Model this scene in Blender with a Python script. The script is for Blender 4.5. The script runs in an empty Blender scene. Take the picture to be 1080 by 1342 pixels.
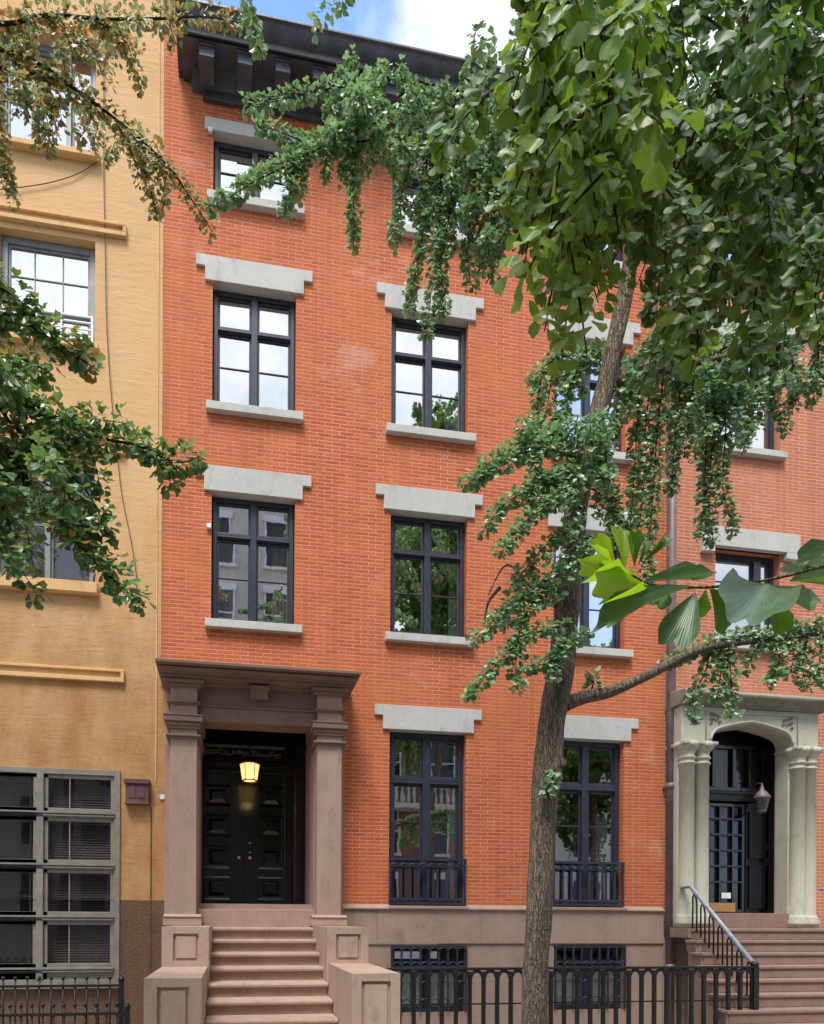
import bpy, math, random
from mathutils import Vector, noise as mnoise
R = random.Random(7)
rad = math.radians
scn = bpy.context.scene
COL = scn.collection

# ------------------------------------------------------------------ camera model
FPX, PX, PY, YAW, ROLL, DIST, EYE = 850.0, 435.4, 1207.0, rad(8.85), rad(.297), 9.06, 1.62


def at(x, y, Y):
    """photo pixel (1080 wide) -> world point on the plane Y."""
    a, b = x - PX, y - PY
    c, s = math.cos(ROLL), math.sin(ROLL)
    u, v = (a * c + b * s) / FPX, (-a * s + b * c) / FPX
    c, s = math.cos(YAW), math.sin(YAW)
    dx, dy, dz = u * c + s, -u * s + c, -v
    t = (Y + DIST) / dy
    return Vector((dx * t, Y, dz * t + EYE))


# ------------------------------------------------------------------ materials
def nodes(name):
    m = bpy.data.materials.new(name)
    m.use_nodes = True
    nt = m.node_tree
    return m, nt, nt.nodes['Principled BSDF'], nt.nodes['Material Output']


def N(nt, kind, **kw):
    n = nt.nodes.new(kind)
    for k, v in kw.items():
        if k in n.inputs.keys():
            n.inputs[k].default_value = v
        else:
            setattr(n, k, v)
    return n


def ramp(nt, fac, stops):
    n = nt.nodes.new('ShaderNodeValToRGB')
    e = n.color_ramp.elements
    while len(e) < len(stops):
        e.new(.5)
    for el, (p, c) in zip(e, stops):
        el.position = p
        el.color = (c[0], c[1], c[2], 1) if hasattr(c, '__len__') else (c, c, c, 1)
    nt.links.new(fac, n.inputs[0])
    return n.outputs[0]


def mixc(nt, fac, a, b, mode='MIX'):
    n = nt.nodes.new('ShaderNodeMix')
    n.data_type = 'RGBA'
    n.blend_type = mode
    for sock, v in ((n.inputs[0], fac), (n.inputs[6], a), (n.inputs[7], b)):
        if hasattr(v, 'links'):
            nt.links.new(v, sock)
        elif hasattr(v, '__len__'):
            sock.default_value = (v[0], v[1], v[2], 1)
        else:
            sock.default_value = v
    return n.outputs[2]


def pos(nt):
    return nt.nodes.new('ShaderNodeNewGeometry').outputs['Position']


def stretch(nt, vec, s):
    n = nt.nodes.new('ShaderNodeMapping')
    n.inputs['Scale'].default_value = s
    nt.links.new(vec, n.inputs[0])
    return n.outputs[0]


def noise(nt, vec, scale, detail=5, rough=.6):
    n = N(nt, 'ShaderNodeTexNoise', Scale=scale, Detail=detail, Roughness=rough)
    nt.links.new(vec, n.inputs['Vector'])
    return n.outputs[0]


def bump(nt, bsdf, height, dist, strength=1.0):
    b = N(nt, 'ShaderNodeBump', Strength=strength, Distance=dist)
    nt.links.new(height, b.inputs['Height'])
    nt.links.new(b.outputs[0], bsdf.inputs['Normal'])
    return b


def plain(name, c, rough=.5, var=.15, scale=6, bmp=0.0, metal=0.0, spec=.5):
    m, nt, b, o = nodes(name)
    p = pos(nt)
    f = noise(nt, p, scale)
    lo = [v * (1 - var) for v in c]
    hi = [min(1, v * (1 + var)) for v in c]
    nt.links.new(ramp(nt, f, [(.3, lo), (.7, hi)]), b.inputs['Base Color'])
    b.inputs['Roughness'].default_value = rough
    b.inputs['Metallic'].default_value = metal
    b.inputs['Specular IOR Level'].default_value = spec
    if bmp:
        bump(nt, b, noise(nt, p, scale * 8), bmp)
    return m


def brick(name, c1, c2, mortar, stain, white=.0, seed=0):
    m, nt, b, o = nodes(name)
    p = pos(nt)
    sx = nt.nodes.new('ShaderNodeSeparateXYZ')
    nt.links.new(p, sx.inputs[0])
    ad = N(nt, 'ShaderNodeMath', operation='ADD')
    nt.links.new(sx.outputs[0], ad.inputs[0])
    nt.links.new(sx.outputs[1], ad.inputs[1])
    wob = noise(nt, p, 3.0, 2)
    cz = N(nt, 'ShaderNodeMath', operation='MULTIPLY_ADD')
    nt.links.new(wob, cz.inputs[0])
    cz.inputs[1].default_value = .012
    nt.links.new(sx.outputs[2], cz.inputs[2])
    cb = nt.nodes.new('ShaderNodeCombineXYZ')
    nt.links.new(ad.outputs[0], cb.inputs[0])
    nt.links.new(cz.outputs[0], cb.inputs[1])
    br = N(nt, 'ShaderNodeTexBrick', Scale=1.0)
    br.inputs['Mortar Size'].default_value = .0080
    br.inputs['Mortar Smooth'].default_value = .35
    br.inputs['Brick Width'].default_value = .212
    br.inputs['Row Height'].default_value = .0535
    br.inputs['Bias'].default_value = 0
    br.inputs['Color1'].default_value = (*c1, 1)
    br.inputs['Color2'].default_value = (*c2, 1)
    br.inputs['Mortar'].default_value = (*mortar, 1)
    nt.links.new(cb.outputs[0], br.inputs['Vector'])
    big = noise(nt, p, .55 + seed * .1, 5, .62)
    col = mixc(nt, ramp(nt, big, [(.4, 0.0), (.68, .55)]), br.outputs['Color'], stain)
    mid = noise(nt, stretch(nt, p, (1, 1, .5)), 2.3, 5, .65)
    col = mixc(nt, ramp(nt, mid, [(.35, .0), (.75, .35)]), col, [v * .62 for v in c1])
    if white:
        w = noise(nt, stretch(nt, p, (.8, 1, 1.2)), 1.1 + seed, 7, .72)
        col = mixc(nt, ramp(nt, w, [(.58, 0.0), (.76, white)]), col, (.66, .47, .40))
    run = noise(nt, stretch(nt, p, (4.5, 4.5, .22)), 1.3, 6, .65)
    col = mixc(nt, ramp(nt, run, [(.5, 0.0), (.74, .38)]), col, [v * .55 for v in c1])
    lite = noise(nt, stretch(nt, p, (1.2, 1, .9)), 1.7, 6, .7)
    col = mixc(nt, ramp(nt, lite, [(.55, 0.0), (.74, .32)]), col, [min(1, v * 1.3 + .06) for v in c1])
    fine = noise(nt, p, 60, 3)
    col = mixc(nt, ramp(nt, fine, [(.4, .0), (.8, .10)]), col, [v * 1.2 for v in mortar])
    nt.links.new(col, b.inputs['Base Color'])
    b.inputs['Roughness'].default_value = .9
    b.inputs['Specular IOR Level'].default_value = .25
    inv = N(nt, 'ShaderNodeMath', operation='SUBTRACT')
    inv.inputs[0].default_value = 1
    nt.links.new(br.outputs['Fac'], inv.inputs[1])
    h = N(nt, 'ShaderNodeMath', operation='MULTIPLY_ADD')
    nt.links.new(fine, h.inputs[0])
    h.inputs[1].default_value = .25
    nt.links.new(inv.outputs[0], h.inputs[2])
    bump(nt, b, h.outputs[0], .006)
    return m


def stone(name, base, streak, rough=.85, streakiness=.5, sc=1.0, bmp=.004):
    m, nt, b, o = nodes(name)
    p = pos(nt)
    s = noise(nt, stretch(nt, p, (3.2 * sc, 3.2 * sc, .7 * sc)), 1.3, 6, .65)
    g = noise(nt, p, 45, 4)
    bl = noise(nt, p, 1.1 * sc, 4)
    col = mixc(nt, ramp(nt, s, [(.42, 0.0), (.7, streakiness)]), base, streak)
    col = mixc(nt, ramp(nt, bl, [(.4, .0), (.72, .4)]), col, [v * .7 for v in base])
    col = mixc(nt, ramp(nt, g, [(.35, .0), (.7, .25)]), col, [min(1, v * 1.3) for v in base])
    d1 = noise(nt, stretch(nt, p, (1.6, 1.6, .8)), 3.1, 8, .72)
    col = mixc(nt, ramp(nt, d1, [(.53, 0.0), (.66, .42)]), col, [v * .52 for v in base])
    d2 = noise(nt, stretch(nt, p, (7, 7, .6)), 1.7, 6, .7)
    col = mixc(nt, ramp(nt, d2, [(.55, 0.0), (.75, .35)]), col, [v * .6 for v in base])
    d3 = noise(nt, p, 9, 6, .75)
    col = mixc(nt, ramp(nt, d3, [(.58, 0.0), (.70, .35)]), col, [min(1, v * 1.35) for v in base])
    nt.links.new(col, b.inputs['Base Color'])
    b.inputs['Roughness'].default_value = rough
    b.inputs['Specular IOR Level'].default_value = .25
    bump(nt, b, g, bmp)
    return m


def stucco(name):
    m, nt, b, o = nodes(name)
    p = pos(nt)
    sx = nt.nodes.new('ShaderNodeSeparateXYZ')
    nt.links.new(p, sx.inputs[0])
    hgt = N(nt, 'ShaderNodeMapRange')
    for k, v in (('From Min', 4.4), ('From Max', 7.6)):
        hgt.inputs[k].default_value = v
    nt.links.new(sx.outputs[2], hgt.inputs[0])
    # sparse trowel marks, blotches and a browner, darker tone towards the lower storey
    wv = nt.nodes.new('ShaderNodeVectorMath')
    wv.operation = 'MULTIPLY_ADD'
    nz_ = N(nt, 'ShaderNodeTexNoise', Scale=3.0, Detail=4.0)
    nt.links.new(p, nz_.inputs['Vector'])
    nt.links.new(nz_.outputs['Color'], wv.inputs[0])
    wv.inputs[1].default_value = (.25, .25, .10)
    nt.links.new(p, wv.inputs[2])
    band = noise(nt, stretch(nt, wv.outputs[0], (1.4, 1.4, 7)), 2.6, 6, .7)
    where = noise(nt, p, 1.4, 4, .6)
    blotch = noise(nt, p, 1.1, 7, .68)
    fine = noise(nt, p, 30, 4, .7)
    drip = noise(nt, stretch(nt, p, (1.6, 1.6, .75)), 1.3, 8, .7)
    jit = N(nt, 'ShaderNodeMath', operation='MULTIPLY_ADD', use_clamp=True)
    nt.links.new(blotch, jit.inputs[0])
    jit.inputs[1].default_value = .5
    nt.links.new(hgt.outputs[0], jit.inputs[2])
    sub = N(nt, 'ShaderNodeMath', operation='SUBTRACT', use_clamp=True)
    nt.links.new(jit.outputs[0], sub.inputs[0])
    sub.inputs[1].default_value = .25
    col = mixc(nt, sub.outputs[0], (.45, .28, .13), (.72, .46, .23))
    col = mixc(nt, ramp(nt, blotch, [(.42, 0.0), (.66, .5)]), col, (.60, .335, .13))
    mk = N(nt, 'ShaderNodeMath', operation='MULTIPLY')
    nt.links.new(ramp(nt, band, [(.52, 0.0), (.70, .5)]), mk.inputs[0])
    nt.links.new(ramp(nt, where, [(.42, 0.0), (.6, 1.0)]), mk.inputs[1])
    col = mixc(nt, mk.outputs[0], col, (.44, .26, .11))
    col = mixc(nt, ramp(nt, fine, [(.5, 0.0), (.75, .2)]), col, (.85, .62, .34))
    low = N(nt, 'ShaderNodeMath', operation='MULTIPLY')
    inv = N(nt, 'ShaderNodeMath', operation='SUBTRACT')
    inv.inputs[0].default_value = 1
    nt.links.new(hgt.outputs[0], inv.inputs[1])
    nt.links.new(inv.outputs[0], low.inputs[0])
    nt.links.new(ramp(nt, drip, [(.40, 0.0), (.62, .85)]), low.inputs[1])
    col = mixc(nt, low.outputs[0], col, (.36, .16, .055))
    nt.links.new(col, b.inputs['Base Color'])
    b.inputs['Roughness'].default_value = .92
    b.inputs['Specular IOR Level'].default_value = .2
    bump(nt, b, band, .008)
    return m


def glass(name, refl=.45, tint=(.75, .8, .8), wave=.0005, gcol=(.93, .96, 1.0)):
    m = bpy.data.materials.new(name)
    m.use_nodes = True
    nt = m.node_tree
    nt.nodes.remove(nt.nodes['Principled BSDF'])
    o = nt.nodes['Material Output']
    g = N(nt, 'ShaderNodeBsdfGlossy', Roughness=.015)
    g.inputs['Color'].default_value = (*gcol, 1)
    t = nt.nodes.new('ShaderNodeBsdfTransparent')
    t.inputs['Color'].default_value = (*tint, 1)
    mx = nt.nodes.new('ShaderNodeMixShader')
    lw = N(nt, 'ShaderNodeLayerWeight', Blend=.5)      # the same from either side of the pane
    pw = N(nt, 'ShaderNodeMath', operation='POWER')
    nt.links.new(lw.outputs['Facing'], pw.inputs[0])
    pw.inputs[1].default_value = 4
    sc = N(nt, 'ShaderNodeMath', operation='MULTIPLY_ADD', use_clamp=True)
    nt.links.new(pw.outputs[0], sc.inputs[0])
    sc.inputs[1].default_value = .9
    sc.inputs[2].default_value = refl
    nt.links.new(sc.outputs[0], mx.inputs[0])
    nt.links.new(t.outputs[0], mx.inputs[1])
    nt.links.new(g.outputs[0], mx.inputs[2])
    b = N(nt, 'ShaderNodeBump', Strength=1.0, Distance=wave)
    nt.links.new(noise(nt, stretch(nt, pos(nt), (1.6, 1.6, 1.0)), 2.2, 2, .5), b.inputs['Height'])
    nt.links.new(b.outputs[0], g.inputs['Normal'])
    nt.links.new(mx.outputs[0], o.inputs[0])
    return m


def leafmat(name, stops, trans, gloss=.38, tfac=.3, veins=False):
    m, nt, b, o = nodes(name)
    g = nt.nodes.new('ShaderNodeNewGeometry')
    c = ramp(nt, g.outputs['Random Per Island'], stops)
    if veins:      # fan-wise veins from the leaf's own angle coordinate
        at_ = nt.nodes.new('ShaderNodeAttribute')
        at_.attribute_name = 'fan'
        mu = N(nt, 'ShaderNodeMath', operation='MULTIPLY')
        nt.links.new(at_.outputs['Fac'], mu.inputs[0])
        mu.inputs[1].default_value = 90
        sn = N(nt, 'ShaderNodeMath', operation='SINE')
        nt.links.new(mu.outputs[0], sn.inputs[0])
        c = mixc(nt, ramp(nt, sn.outputs[0], [(.2, 0.0), (.95, .09)]), c, [v * .55 for v in stops[0][1]])
        c = mixc(nt, ramp(nt, noise(nt, pos(nt), 60, 4), [(.45, 0.0), (.7, .45)]), c, [min(1, v * 1.5) for v in stops[1][1]])
        bump(nt, b, sn.outputs[0], .00006)
    nt.links.new(c, b.inputs['Base Color'])
    b.inputs['Roughness'].default_value = gloss
    b.inputs['Specular IOR Level'].default_value = .55
    t = nt.nodes.new('ShaderNodeBsdfTranslucent')
    nt.links.new(mixc(nt, .5, c, trans), t.inputs['Color'])
    mx = N(nt, 'ShaderNodeMixShader')
    mx.inputs[0].default_value = tfac
    nt.links.new(b.outputs[0], mx.inputs[1])
    nt.links.new(t.outputs[0], mx.inputs[2])
    nt.links.new(mx.outputs[0], o.inputs[0])
    return m


def bark(name, a, c, sc=1.0):
    m, nt, b, o = nodes(name)
    p = pos(nt)
    s = noise(nt, stretch(nt, p, (1, 1, .22)), 40 * sc, 6, .8)
    v = N(nt, 'ShaderNodeTexVoronoi', Scale=52.0 * sc)
    v.feature = 'DISTANCE_TO_EDGE'
    wv = nt.nodes.new('ShaderNodeVectorMath')
    wv.operation = 'MULTIPLY_ADD'
    nz_ = N(nt, 'ShaderNodeTexNoise', Scale=14.0 * sc)
    nt.links.new(p, nz_.inputs['Vector'])
    nt.links.new(nz_.outputs['Color'], wv.inputs[0])
    wv.inputs[1].default_value = (.05 / sc,) * 3
    nt.links.new(stretch(nt, p, (1, 1, .13)), wv.inputs[2])
    nt.links.new(wv.outputs[0], v.inputs['Vector'])
    crack = ramp(nt, v.outputs['Distance'], [(.0, .45), (.12, 1.0)])
    w = noise(nt, p, 6 * sc, 4)
    col = ramp(nt, s, [(.40, a), (.58, c)])
    col = mixc(nt, ramp(nt, w, [(.5, 0.0), (.72, .5)]), col, (.17, .155, .11))
    col = mixc(nt, crack, [q * .8 for q in a], col)
    nt.links.new(col, b.inputs['Base Color'])
    b.inputs['Roughness'].default_value = .95
    b.inputs['Specular IOR Level'].default_value = .1
    h = N(nt, 'ShaderNodeMath', operation='MULTIPLY_ADD')
    nt.links.new(s, h.inputs[0])
    h.inputs[1].default_value = .5
    nt.links.new(crack, h.inputs[2])
    bump(nt, b, h.outputs[0], .02 / sc)
    return m


def emis(name, c, st):
    m, nt, b, o = nodes(name)
    b.inputs['Base Color'].default_value = (*c, 1)
    b.inputs['Emission Color'].default_value = (*c, 1)
    b.inputs['Emission Strength'].default_value = st
    return m


MT = dict(
    brick=brick('orange_brick', (.58, .142, .052), (.40, .088, .036), (.72, .31, .185), (.62, .21, .07), white=.7),
    brick2=brick('pale_brick', (.56, .18, .09), (.45, .13, .065), (.72, .42, .31), (.62, .25, .14), white=.95, seed=1),
    brick3=brick('brown_brick', (.28, .13, .08), (.2, .09, .06), (.4, .33, .28), (.3, .15, .1)),
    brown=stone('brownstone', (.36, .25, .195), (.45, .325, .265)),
    dbrown=stone('shade_and_joint_brownstone', (.225, .155, .12), (.165, .11, .085)),  # portico top's shade and staining put into the colour; also stone joints
    step=stone('stoop_brownstone', (.385, .275, .21), (.49, .365, .29), sc=1.4),
    nstep=stone('red_brown_step', (.255, .165, .13), (.34, .24, .195), sc=1.4),
    lintel=stone('grey_limestone', (.53, .52, .48), (.45, .44, .41), streakiness=.35, bmp=.002),
    pale=stone('greenish_stone', (.48, .47, .375), (.38, .37, .30), streakiness=.6),
    soot=stone('sooty_stone', (.21, .195, .15), (.36, .34, .27), streakiness=.8),
    stucco=stucco('ochre_stucco'),
    ochre=stone('ochre_trim', (.70, .44, .20), (.50, .30, .13), sc=1.2),
    ybase=stone('brown_stucco', (.145, .08, .052), (.21, .13, .085), sc=2.2, bmp=.02),
    paint=plain('blue_black_paint', (.030, .036, .054), .34, .25, 9),
    cornice=plain('black_cornice_paint', (.06, .065, .078), .36, .45, 5, .002),
    door=plain('black_gloss_paint', (.0055, .0065, .010), .17, .2, 5, 0, 0, .6),
    vest=plain('black_vestibule_paint', (.004, .0045, .006), .45, .2, 5),
    iron=plain('black_iron', (.008, .008, .008), .42, .4, 30, .001),
    handrail=plain('worn_handrail', (.30, .34, .40), .4, .25, 12),
    steel=plain('grey_steel_frame', (.21, .19, .155), .55, .2, 7),
    greyframe=plain('grey_window_frame', (.20, .22, .225), .5, .2, 7),
    white=plain('white_paint', (.75, .75, .74), .5, .06, 8),
    pipe=plain('drainpipe_paint', (.155, .115, .12), .5, .35, 4, .002),
    box=plain('oxblood_box', (.11, .05, .05), .6, .3, 14),
    brass=plain('steel_knob', (.75, .70, .62), .18, .05, 10, 0, 1.0),
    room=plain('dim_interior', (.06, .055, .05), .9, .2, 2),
    curtain=plain('white_curtain', (.62, .62, .58), .9, .12, 14),
    blind=plain('dark_blind', (.075, .06, .053), .7, .2, 20),
    gblind=plain('green_grey_blind', (.42, .46, .39), .8, .15, 9),
    wood=plain('kick_plate', (.36, .20, .075), .5, .2, 6),
    wire=plain('wire', (.09, .06, .04), .7, .2, 6),
    glass=glass('window_glass', .60),
    dglass=glass('dark_glass', .05, (.8, .8, .8)),
    bark=bark('ginkgo_bark', (.135, .105, .078), (.30, .24, .18)),
    twig=bark('twig_bark', (.035, .025, .018), (.10, .075, .05), 2),
    pave=stone('sidewalk_concrete', (.36, .34, .31), (.28, .27, .25)),
    asphalt=plain('asphalt', (.055, .055, .057), .9, .3, 9, .004),
    kerb=stone('granite_kerb', (.33, .33, .33), (.25, .25, .25)),
    limestone=stone('cream_stone', (.62, .58, .50), (.5, .46, .4)),
    glow=emis('lantern_glow', (1.0, .58, .20), .55),
    bulb=emis('lantern_bulb', (1.0, .85, .5), 22.0),
)
MT['leaf'] = leafmat('ginkgo_leaf', [(0, (.065, .17, .075)), (.35, (.15, .31, .14)), (.7, (.32, .48, .28)), (.92, (.48, .60, .36)), (1, (.52, .44, .10))], (.28, .52, .14), .32, .3)
MT['canopy'] = leafmat('near_ginkgo_leaf', [(0, (.034, .088, .022)), (.5, (.065, .145, .034)), (.85, (.12, .225, .05)), (1, (.20, .30, .045))], (.28, .46, .03), .48, .38)
MT['young_lit'] = leafmat('young_lit_ginkgo_leaf', [(0, (.09, .18, .035)), (.6, (.16, .28, .04)), (1, (.27, .39, .06))], (.36, .54, .03), .42, .45)  # young leaves; the lit rim's brighter tone is put into the colour
MT['lleaf'] = leafmat('left_ginkgo_leaf', [(0, (.045, .13, .045)), (.5, (.11, .24, .08)), (.82, (.26, .40, .18)), (.94, (.34, .30, .09)), (1, (.48, .19, .04))], (.30, .44, .06), .28, .3)
MT['autumn'] = leafmat('autumn_leaf', [(0, (.09, .16, .06)), (.42, (.18, .26, .11)), (.64, (.36, .38, .20)), (.80, (.64, .53, .30)), (.87, (.68, .30, .07)), (1, (.62, .17, .03))], (.42, .50, .16), .42, .3)
MT['bigleaf'] = leafmat('big_ginkgo_leaf', [(0, (.05, .135, .022)), (1, (.09, .20, .035))], (.26, .46, .01), .42, .38, True)
MT['freshleaf'] = leafmat('fresh_ginkgo_leaf', [(0, (.22, .38, .02)), (1, (.30, .45, .03))], (.46, .72, .01), .45, .6, True)
MT['sheenleaf'] = leafmat('sky_sheen_ginkgo_leaf', [(0, (.085, .165, .075)), (1, (.14, .225, .115))], (.20, .38, .03), .32, .25, True)  # upper leaf faces, their pale sky reflection put into the colour


# ------------------------------------------------------------------ mesh builder
class MB:
    def __init__(s):
        s.v, s.f, s.smooth = [], [], set()

    def add(s, vs, fs, smooth=False):
        o = len(s.v)
        s.v += [tuple(v) for v in vs]
        for f in fs:
            if smooth:
                s.smooth.add(len(s.f))
            s.f.append(tuple(o + i for i in f))
        return s

    def box(s, x0, x1, y0, y1, z0, z1):
        vs = [(x, y, z) for z in (z0, z1) for y in (y0, y1) for x in (x0, x1)]
        return s.add(vs, [(0, 2, 3, 1), (4, 5, 7, 6), (0, 1, 5, 4), (2, 6, 7, 3), (0, 4, 6, 2), (1, 3, 7, 5)])

    def prism_x(s, prof, x0, x1):          # profile in (y, z)
        n = len(prof)
        vs = [(x0, y, z) for y, z in prof] + [(x1, y, z) for y, z in prof]
        fs = [tuple(range(n)), tuple(range(2 * n - 1, n - 1, -1))]
        fs += [(i, i + n, (i + 1) % n + n, (i + 1) % n) for i in range(n)]
        return s.add(vs, fs)

    def prism_y(s, prof, y0, y1):          # profile in (x, z)
        n = len(prof)
        vs = [(x, y0, z) for x, z in prof] + [(x, y1, z) for x, z in prof]
        fs = [tuple(range(n)), tuple(range(2 * n - 1, n - 1, -1))]
        fs += [(i, i + n, (i + 1) % n + n, (i + 1) % n) for i in range(n)]
        return s.add(vs, fs)

    def tube(s, pts, rs, n=8, cap=True, wob=0):
        pts = [Vector(p) for p in pts]
        if not hasattr(rs, '__len__'):
            rs = [rs] * len(pts)
        vs, fs = [], []
        ref = Vector((.31, .9, .2)).normalized()
        for i, p in enumerate(pts):
            t = (pts[min(i + 1, len(pts) - 1)] - pts[max(i - 1, 0)]).normalized()
            a = t.cross(ref)
            if a.length < .05:
                a = t.cross(Vector((1, 0, 0)))
            a.normalize()
            b = t.cross(a)
            for k in range(n):
                an = 2 * math.pi * k / n
                r = rs[i]
                if wob:
                    q = p * 5 + Vector((math.cos(an), math.sin(an), 0)) * 1.6
                    r *= 1 + wob * mnoise.noise(q)
                vs.append(p + (a * math.cos(an) + b * math.sin(an)) * r)
        for i in range(len(pts) - 1):
            for k in range(n):
                fs.append((i * n + k, i * n + (k + 1) % n, (i + 1) * n + (k + 1) % n, (i + 1) * n + k))
        if cap:
            fs.append(tuple(range(n - 1, -1, -1)))
            fs.append(tuple(range((len(pts) - 1) * n, len(pts) * n)))
        return s.add(vs, fs, True)

    def lathe(s, x, y, prof, n=20):        # prof [(r, z)]
        vs, fs = [], []
        for r, z in prof:
            for k in range(n):
                a = 2 * math.pi * k / n
                vs.append((x + r * math.cos(a), y + r * math.sin(a), z))
        for i in range(len(prof) - 1):
            for k in range(n):
                fs.append((i * n + k, i * n + (k + 1) % n, (i + 1) * n + (k + 1) % n, (i + 1) * n + k))
        fs.append(tuple(range(n - 1, -1, -1)))
        fs.append(tuple(range((len(prof) - 1) * n, len(prof) * n)))
        return s.add(vs, fs, True)

    def wall(s, x0, x1, z0, z1, Y, holes, depth):
        xs = sorted({x0, x1, *[h[0] for h in holes], *[h[1] for h in holes]})
        zs = sorted({z0, z1, *[h[2] for h in holes], *[h[3] for h in holes]})
        for i in range(len(xs) - 1):
            for j in range(len(zs) - 1):
                cx, cz = (xs[i] + xs[i + 1]) / 2, (zs[j] + zs[j + 1]) / 2
                if any(h[0] < cx < h[1] and h[2] < cz < h[3] for h in holes):
                    continue
                s.add([(xs[i], Y, zs[j]), (xs[i + 1], Y, zs[j]), (xs[i + 1], Y, zs[j + 1]), (xs[i], Y, zs[j + 1])], [(0, 1, 2, 3)])
        for a, b, c, d in holes:
            q = [(a, c), (b, c), (b, d), (a, d)]
            vs = [(x, Y, z) for x, z in q] + [(x, Y + depth, z) for x, z in q]
            s.add(vs, [(i, i + 4, (i + 1) % 4 + 4, (i + 1) % 4) for i in range(4)])
        return s

    def build(s, name, mat, parent=None, bevel=0, **tags):
        me = bpy.data.meshes.new(name)
        lo = [min(v[i] for v in s.v) for i in range(3)]
        hi = [max(v[i] for v in s.v) for i in range(3)]
        o = Vector(((lo[0] + hi[0]) / 2, (lo[1] + hi[1]) / 2, lo[2]))
        me.from_pydata([(v[0] - o.x, v[1] - o.y, v[2] - o.z) for v in s.v], [], s.f)
        me.update()
        if s.smooth:
            for i in s.smooth:
                me.polygons[i].use_smooth = True
        me.materials.append(MT[mat] if isinstance(mat, str) else mat)
        ob = bpy.data.objects.new(name, me)
        COL.objects.link(ob)
        ob['_w'] = list(o)
        if parent:
            ob.parent = parent
            ob.location = o - Vector(parent['_w'])
        else:
            ob.location = o
        if bevel:
            bv = ob.modifiers.new('bevel', 'BEVEL')
            bv.width, bv.segments, bv.limit_method, bv.angle_limit = bevel, 2, 'ANGLE', rad(40)
        for k, v in tags.items():
            ob[k] = v
        return ob


def thing(name, label, cat, loc, group=None):
    o = bpy.data.objects.new(name, None)
    COL.objects.link(o)
    o.location = loc
    o['_w'] = list(loc)
    o['label'], o['category'] = label, cat
    if group:
        o['group'] = group
    return o


# ------------------------------------------------------------------ window kit
def bars_window(parent, x0, x1, z0, z1, y, xcuts, zcuts, fw, cw, tw, muntins=(), mat='paint', gl='glass', name='window', sash=.03, label=None, dep=.09):
    """frame with mullions at xcuts (width cw), transoms at zcuts (width tw), thin muntins; panes are a sub-part"""
    f = MB()
    f.box(x0, x0 + fw, y, y + dep, z0, z1).box(x1 - fw, x1, y, y + dep, z0, z1)
    f.box(x0 + fw, x1 - fw, y, y + dep, z1 - fw, z1).box(x0 + fw, x1 - fw, y, y + dep, z0, z0 + fw)
    for x in xcuts:
        f.box(x - cw / 2, x + cw / 2, y - .012, y + dep - .01, z0 + fw, z1 - fw)
    xs = [x0 + fw] + [v for x in xcuts for v in (x - cw / 2, x + cw / 2)] + [x1 - fw]
    zs = [z0 + fw] + [v for z in zcuts for v in (z - tw / 2, z + tw / 2)] + [z1 - fw]
    for i in range(0, len(xs), 2):
        for z in zcuts:
            f.box(xs[i], xs[i + 1], y - .006, y + dep - .015, z - tw / 2, z + tw / 2)
            f.box(xs[i], xs[i + 1], y - .022, y - .004, z - tw / 2 + .012, z - tw / 2 + .03)
    p = MB()
    for i in range(0, len(xs), 2):
        for j in range(0, len(zs), 2):
            a, b, c, d = xs[i], xs[i + 1], zs[j], zs[j + 1]
            if sash:
                s, yy = sash, y + .025
                f.box(a, a + s, yy, yy + .045, c, d).box(b - s, b, yy, yy + .045, c, d)
                f.box(a + s, b - s, yy, yy + .045, c, c + s).box(a + s, b - s, yy, yy + .045, d - s, d)
            else:
                s = 0
            for kind, val in muntins:
                if kind == 'z' and c + s < val < d - s:
                    f.box(a + s, b - s, y + .03, y + .055, val - .0085, val + .0085)
                if kind == 'x' and a + s < val < b - s:
                    f.box(val - .0085, val + .0085, y + .032, y + .053, c + s, d - s)
            t = R.uniform(-.0012, .0012)
            vs = [(a + s, y + .043 - t, c + s), (b - s, y + .043 + t, c + s), (b - s, y + .043 + t, d - s), (a + s, y + .043 - t, d - s)]
            p.add(vs, [(0, 1, 2, 3)])
    w = f.build(name, mat, parent, bevel=.004)
    if label:
        w['label'] = label
    p.build('pane', gl, w)
    return w


def curtain(win, x0, x1, z0, z1, y, mat='curtain', n=26, amp=.025):
    m = MB()
    vs = []
    for i in range(n + 1):
        x = x0 + (x1 - x0) * i / n
        yy = y + amp * math.sin(i * 1.5) + amp * .4 * math.sin(i * .7)
        vs += [(x, yy, z0), (x, yy + .01, z1)]
    m.add(vs, [(2 * i, 2 * i + 2, 2 * i + 3, 2 * i + 1) for i in range(n)], True)
    return m.build('curtain', mat, win)


def lintel(parent, x0, x1, z0, ztop, ear, inset=.12, y=-.035, mat='lintel'):
    m = MB()
    zb = ztop - ear
    z0 -= .004
    m.prism_y([(x0, ztop), (x0, zb), (x0 + inset, zb), (x0 + inset, z0), (x1 - inset, z0), (x1 - inset, zb), (x1, zb), (x1, ztop)][::-1], y, .125)
    return m.build('lintel', mat, parent, bevel=.006)


def sill(parent, x0, x1, z0, z1, y=-.085, mat='lintel'):
    m = MB()
    m.prism_x([(.1, z0), (y, z0), (y, z1 - .012), (.1, z1)], x0, x1)
    return m.build('sill', mat, parent, bevel=.006)


def arch_row(m, x0, pitch, n, z, r, y, h=.022, seg=8):
    """row of round arches of rod thickness h springing at z"""
    for i in range(n):
        cx = x0 + pitch * (i + .5)
        pts = [(cx - r * math.cos(math.pi * k / seg), y, z + r * math.sin(math.pi * k / seg)) for k in range(seg + 1)]
        m.tube(pts, h / 2, 6)


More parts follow.
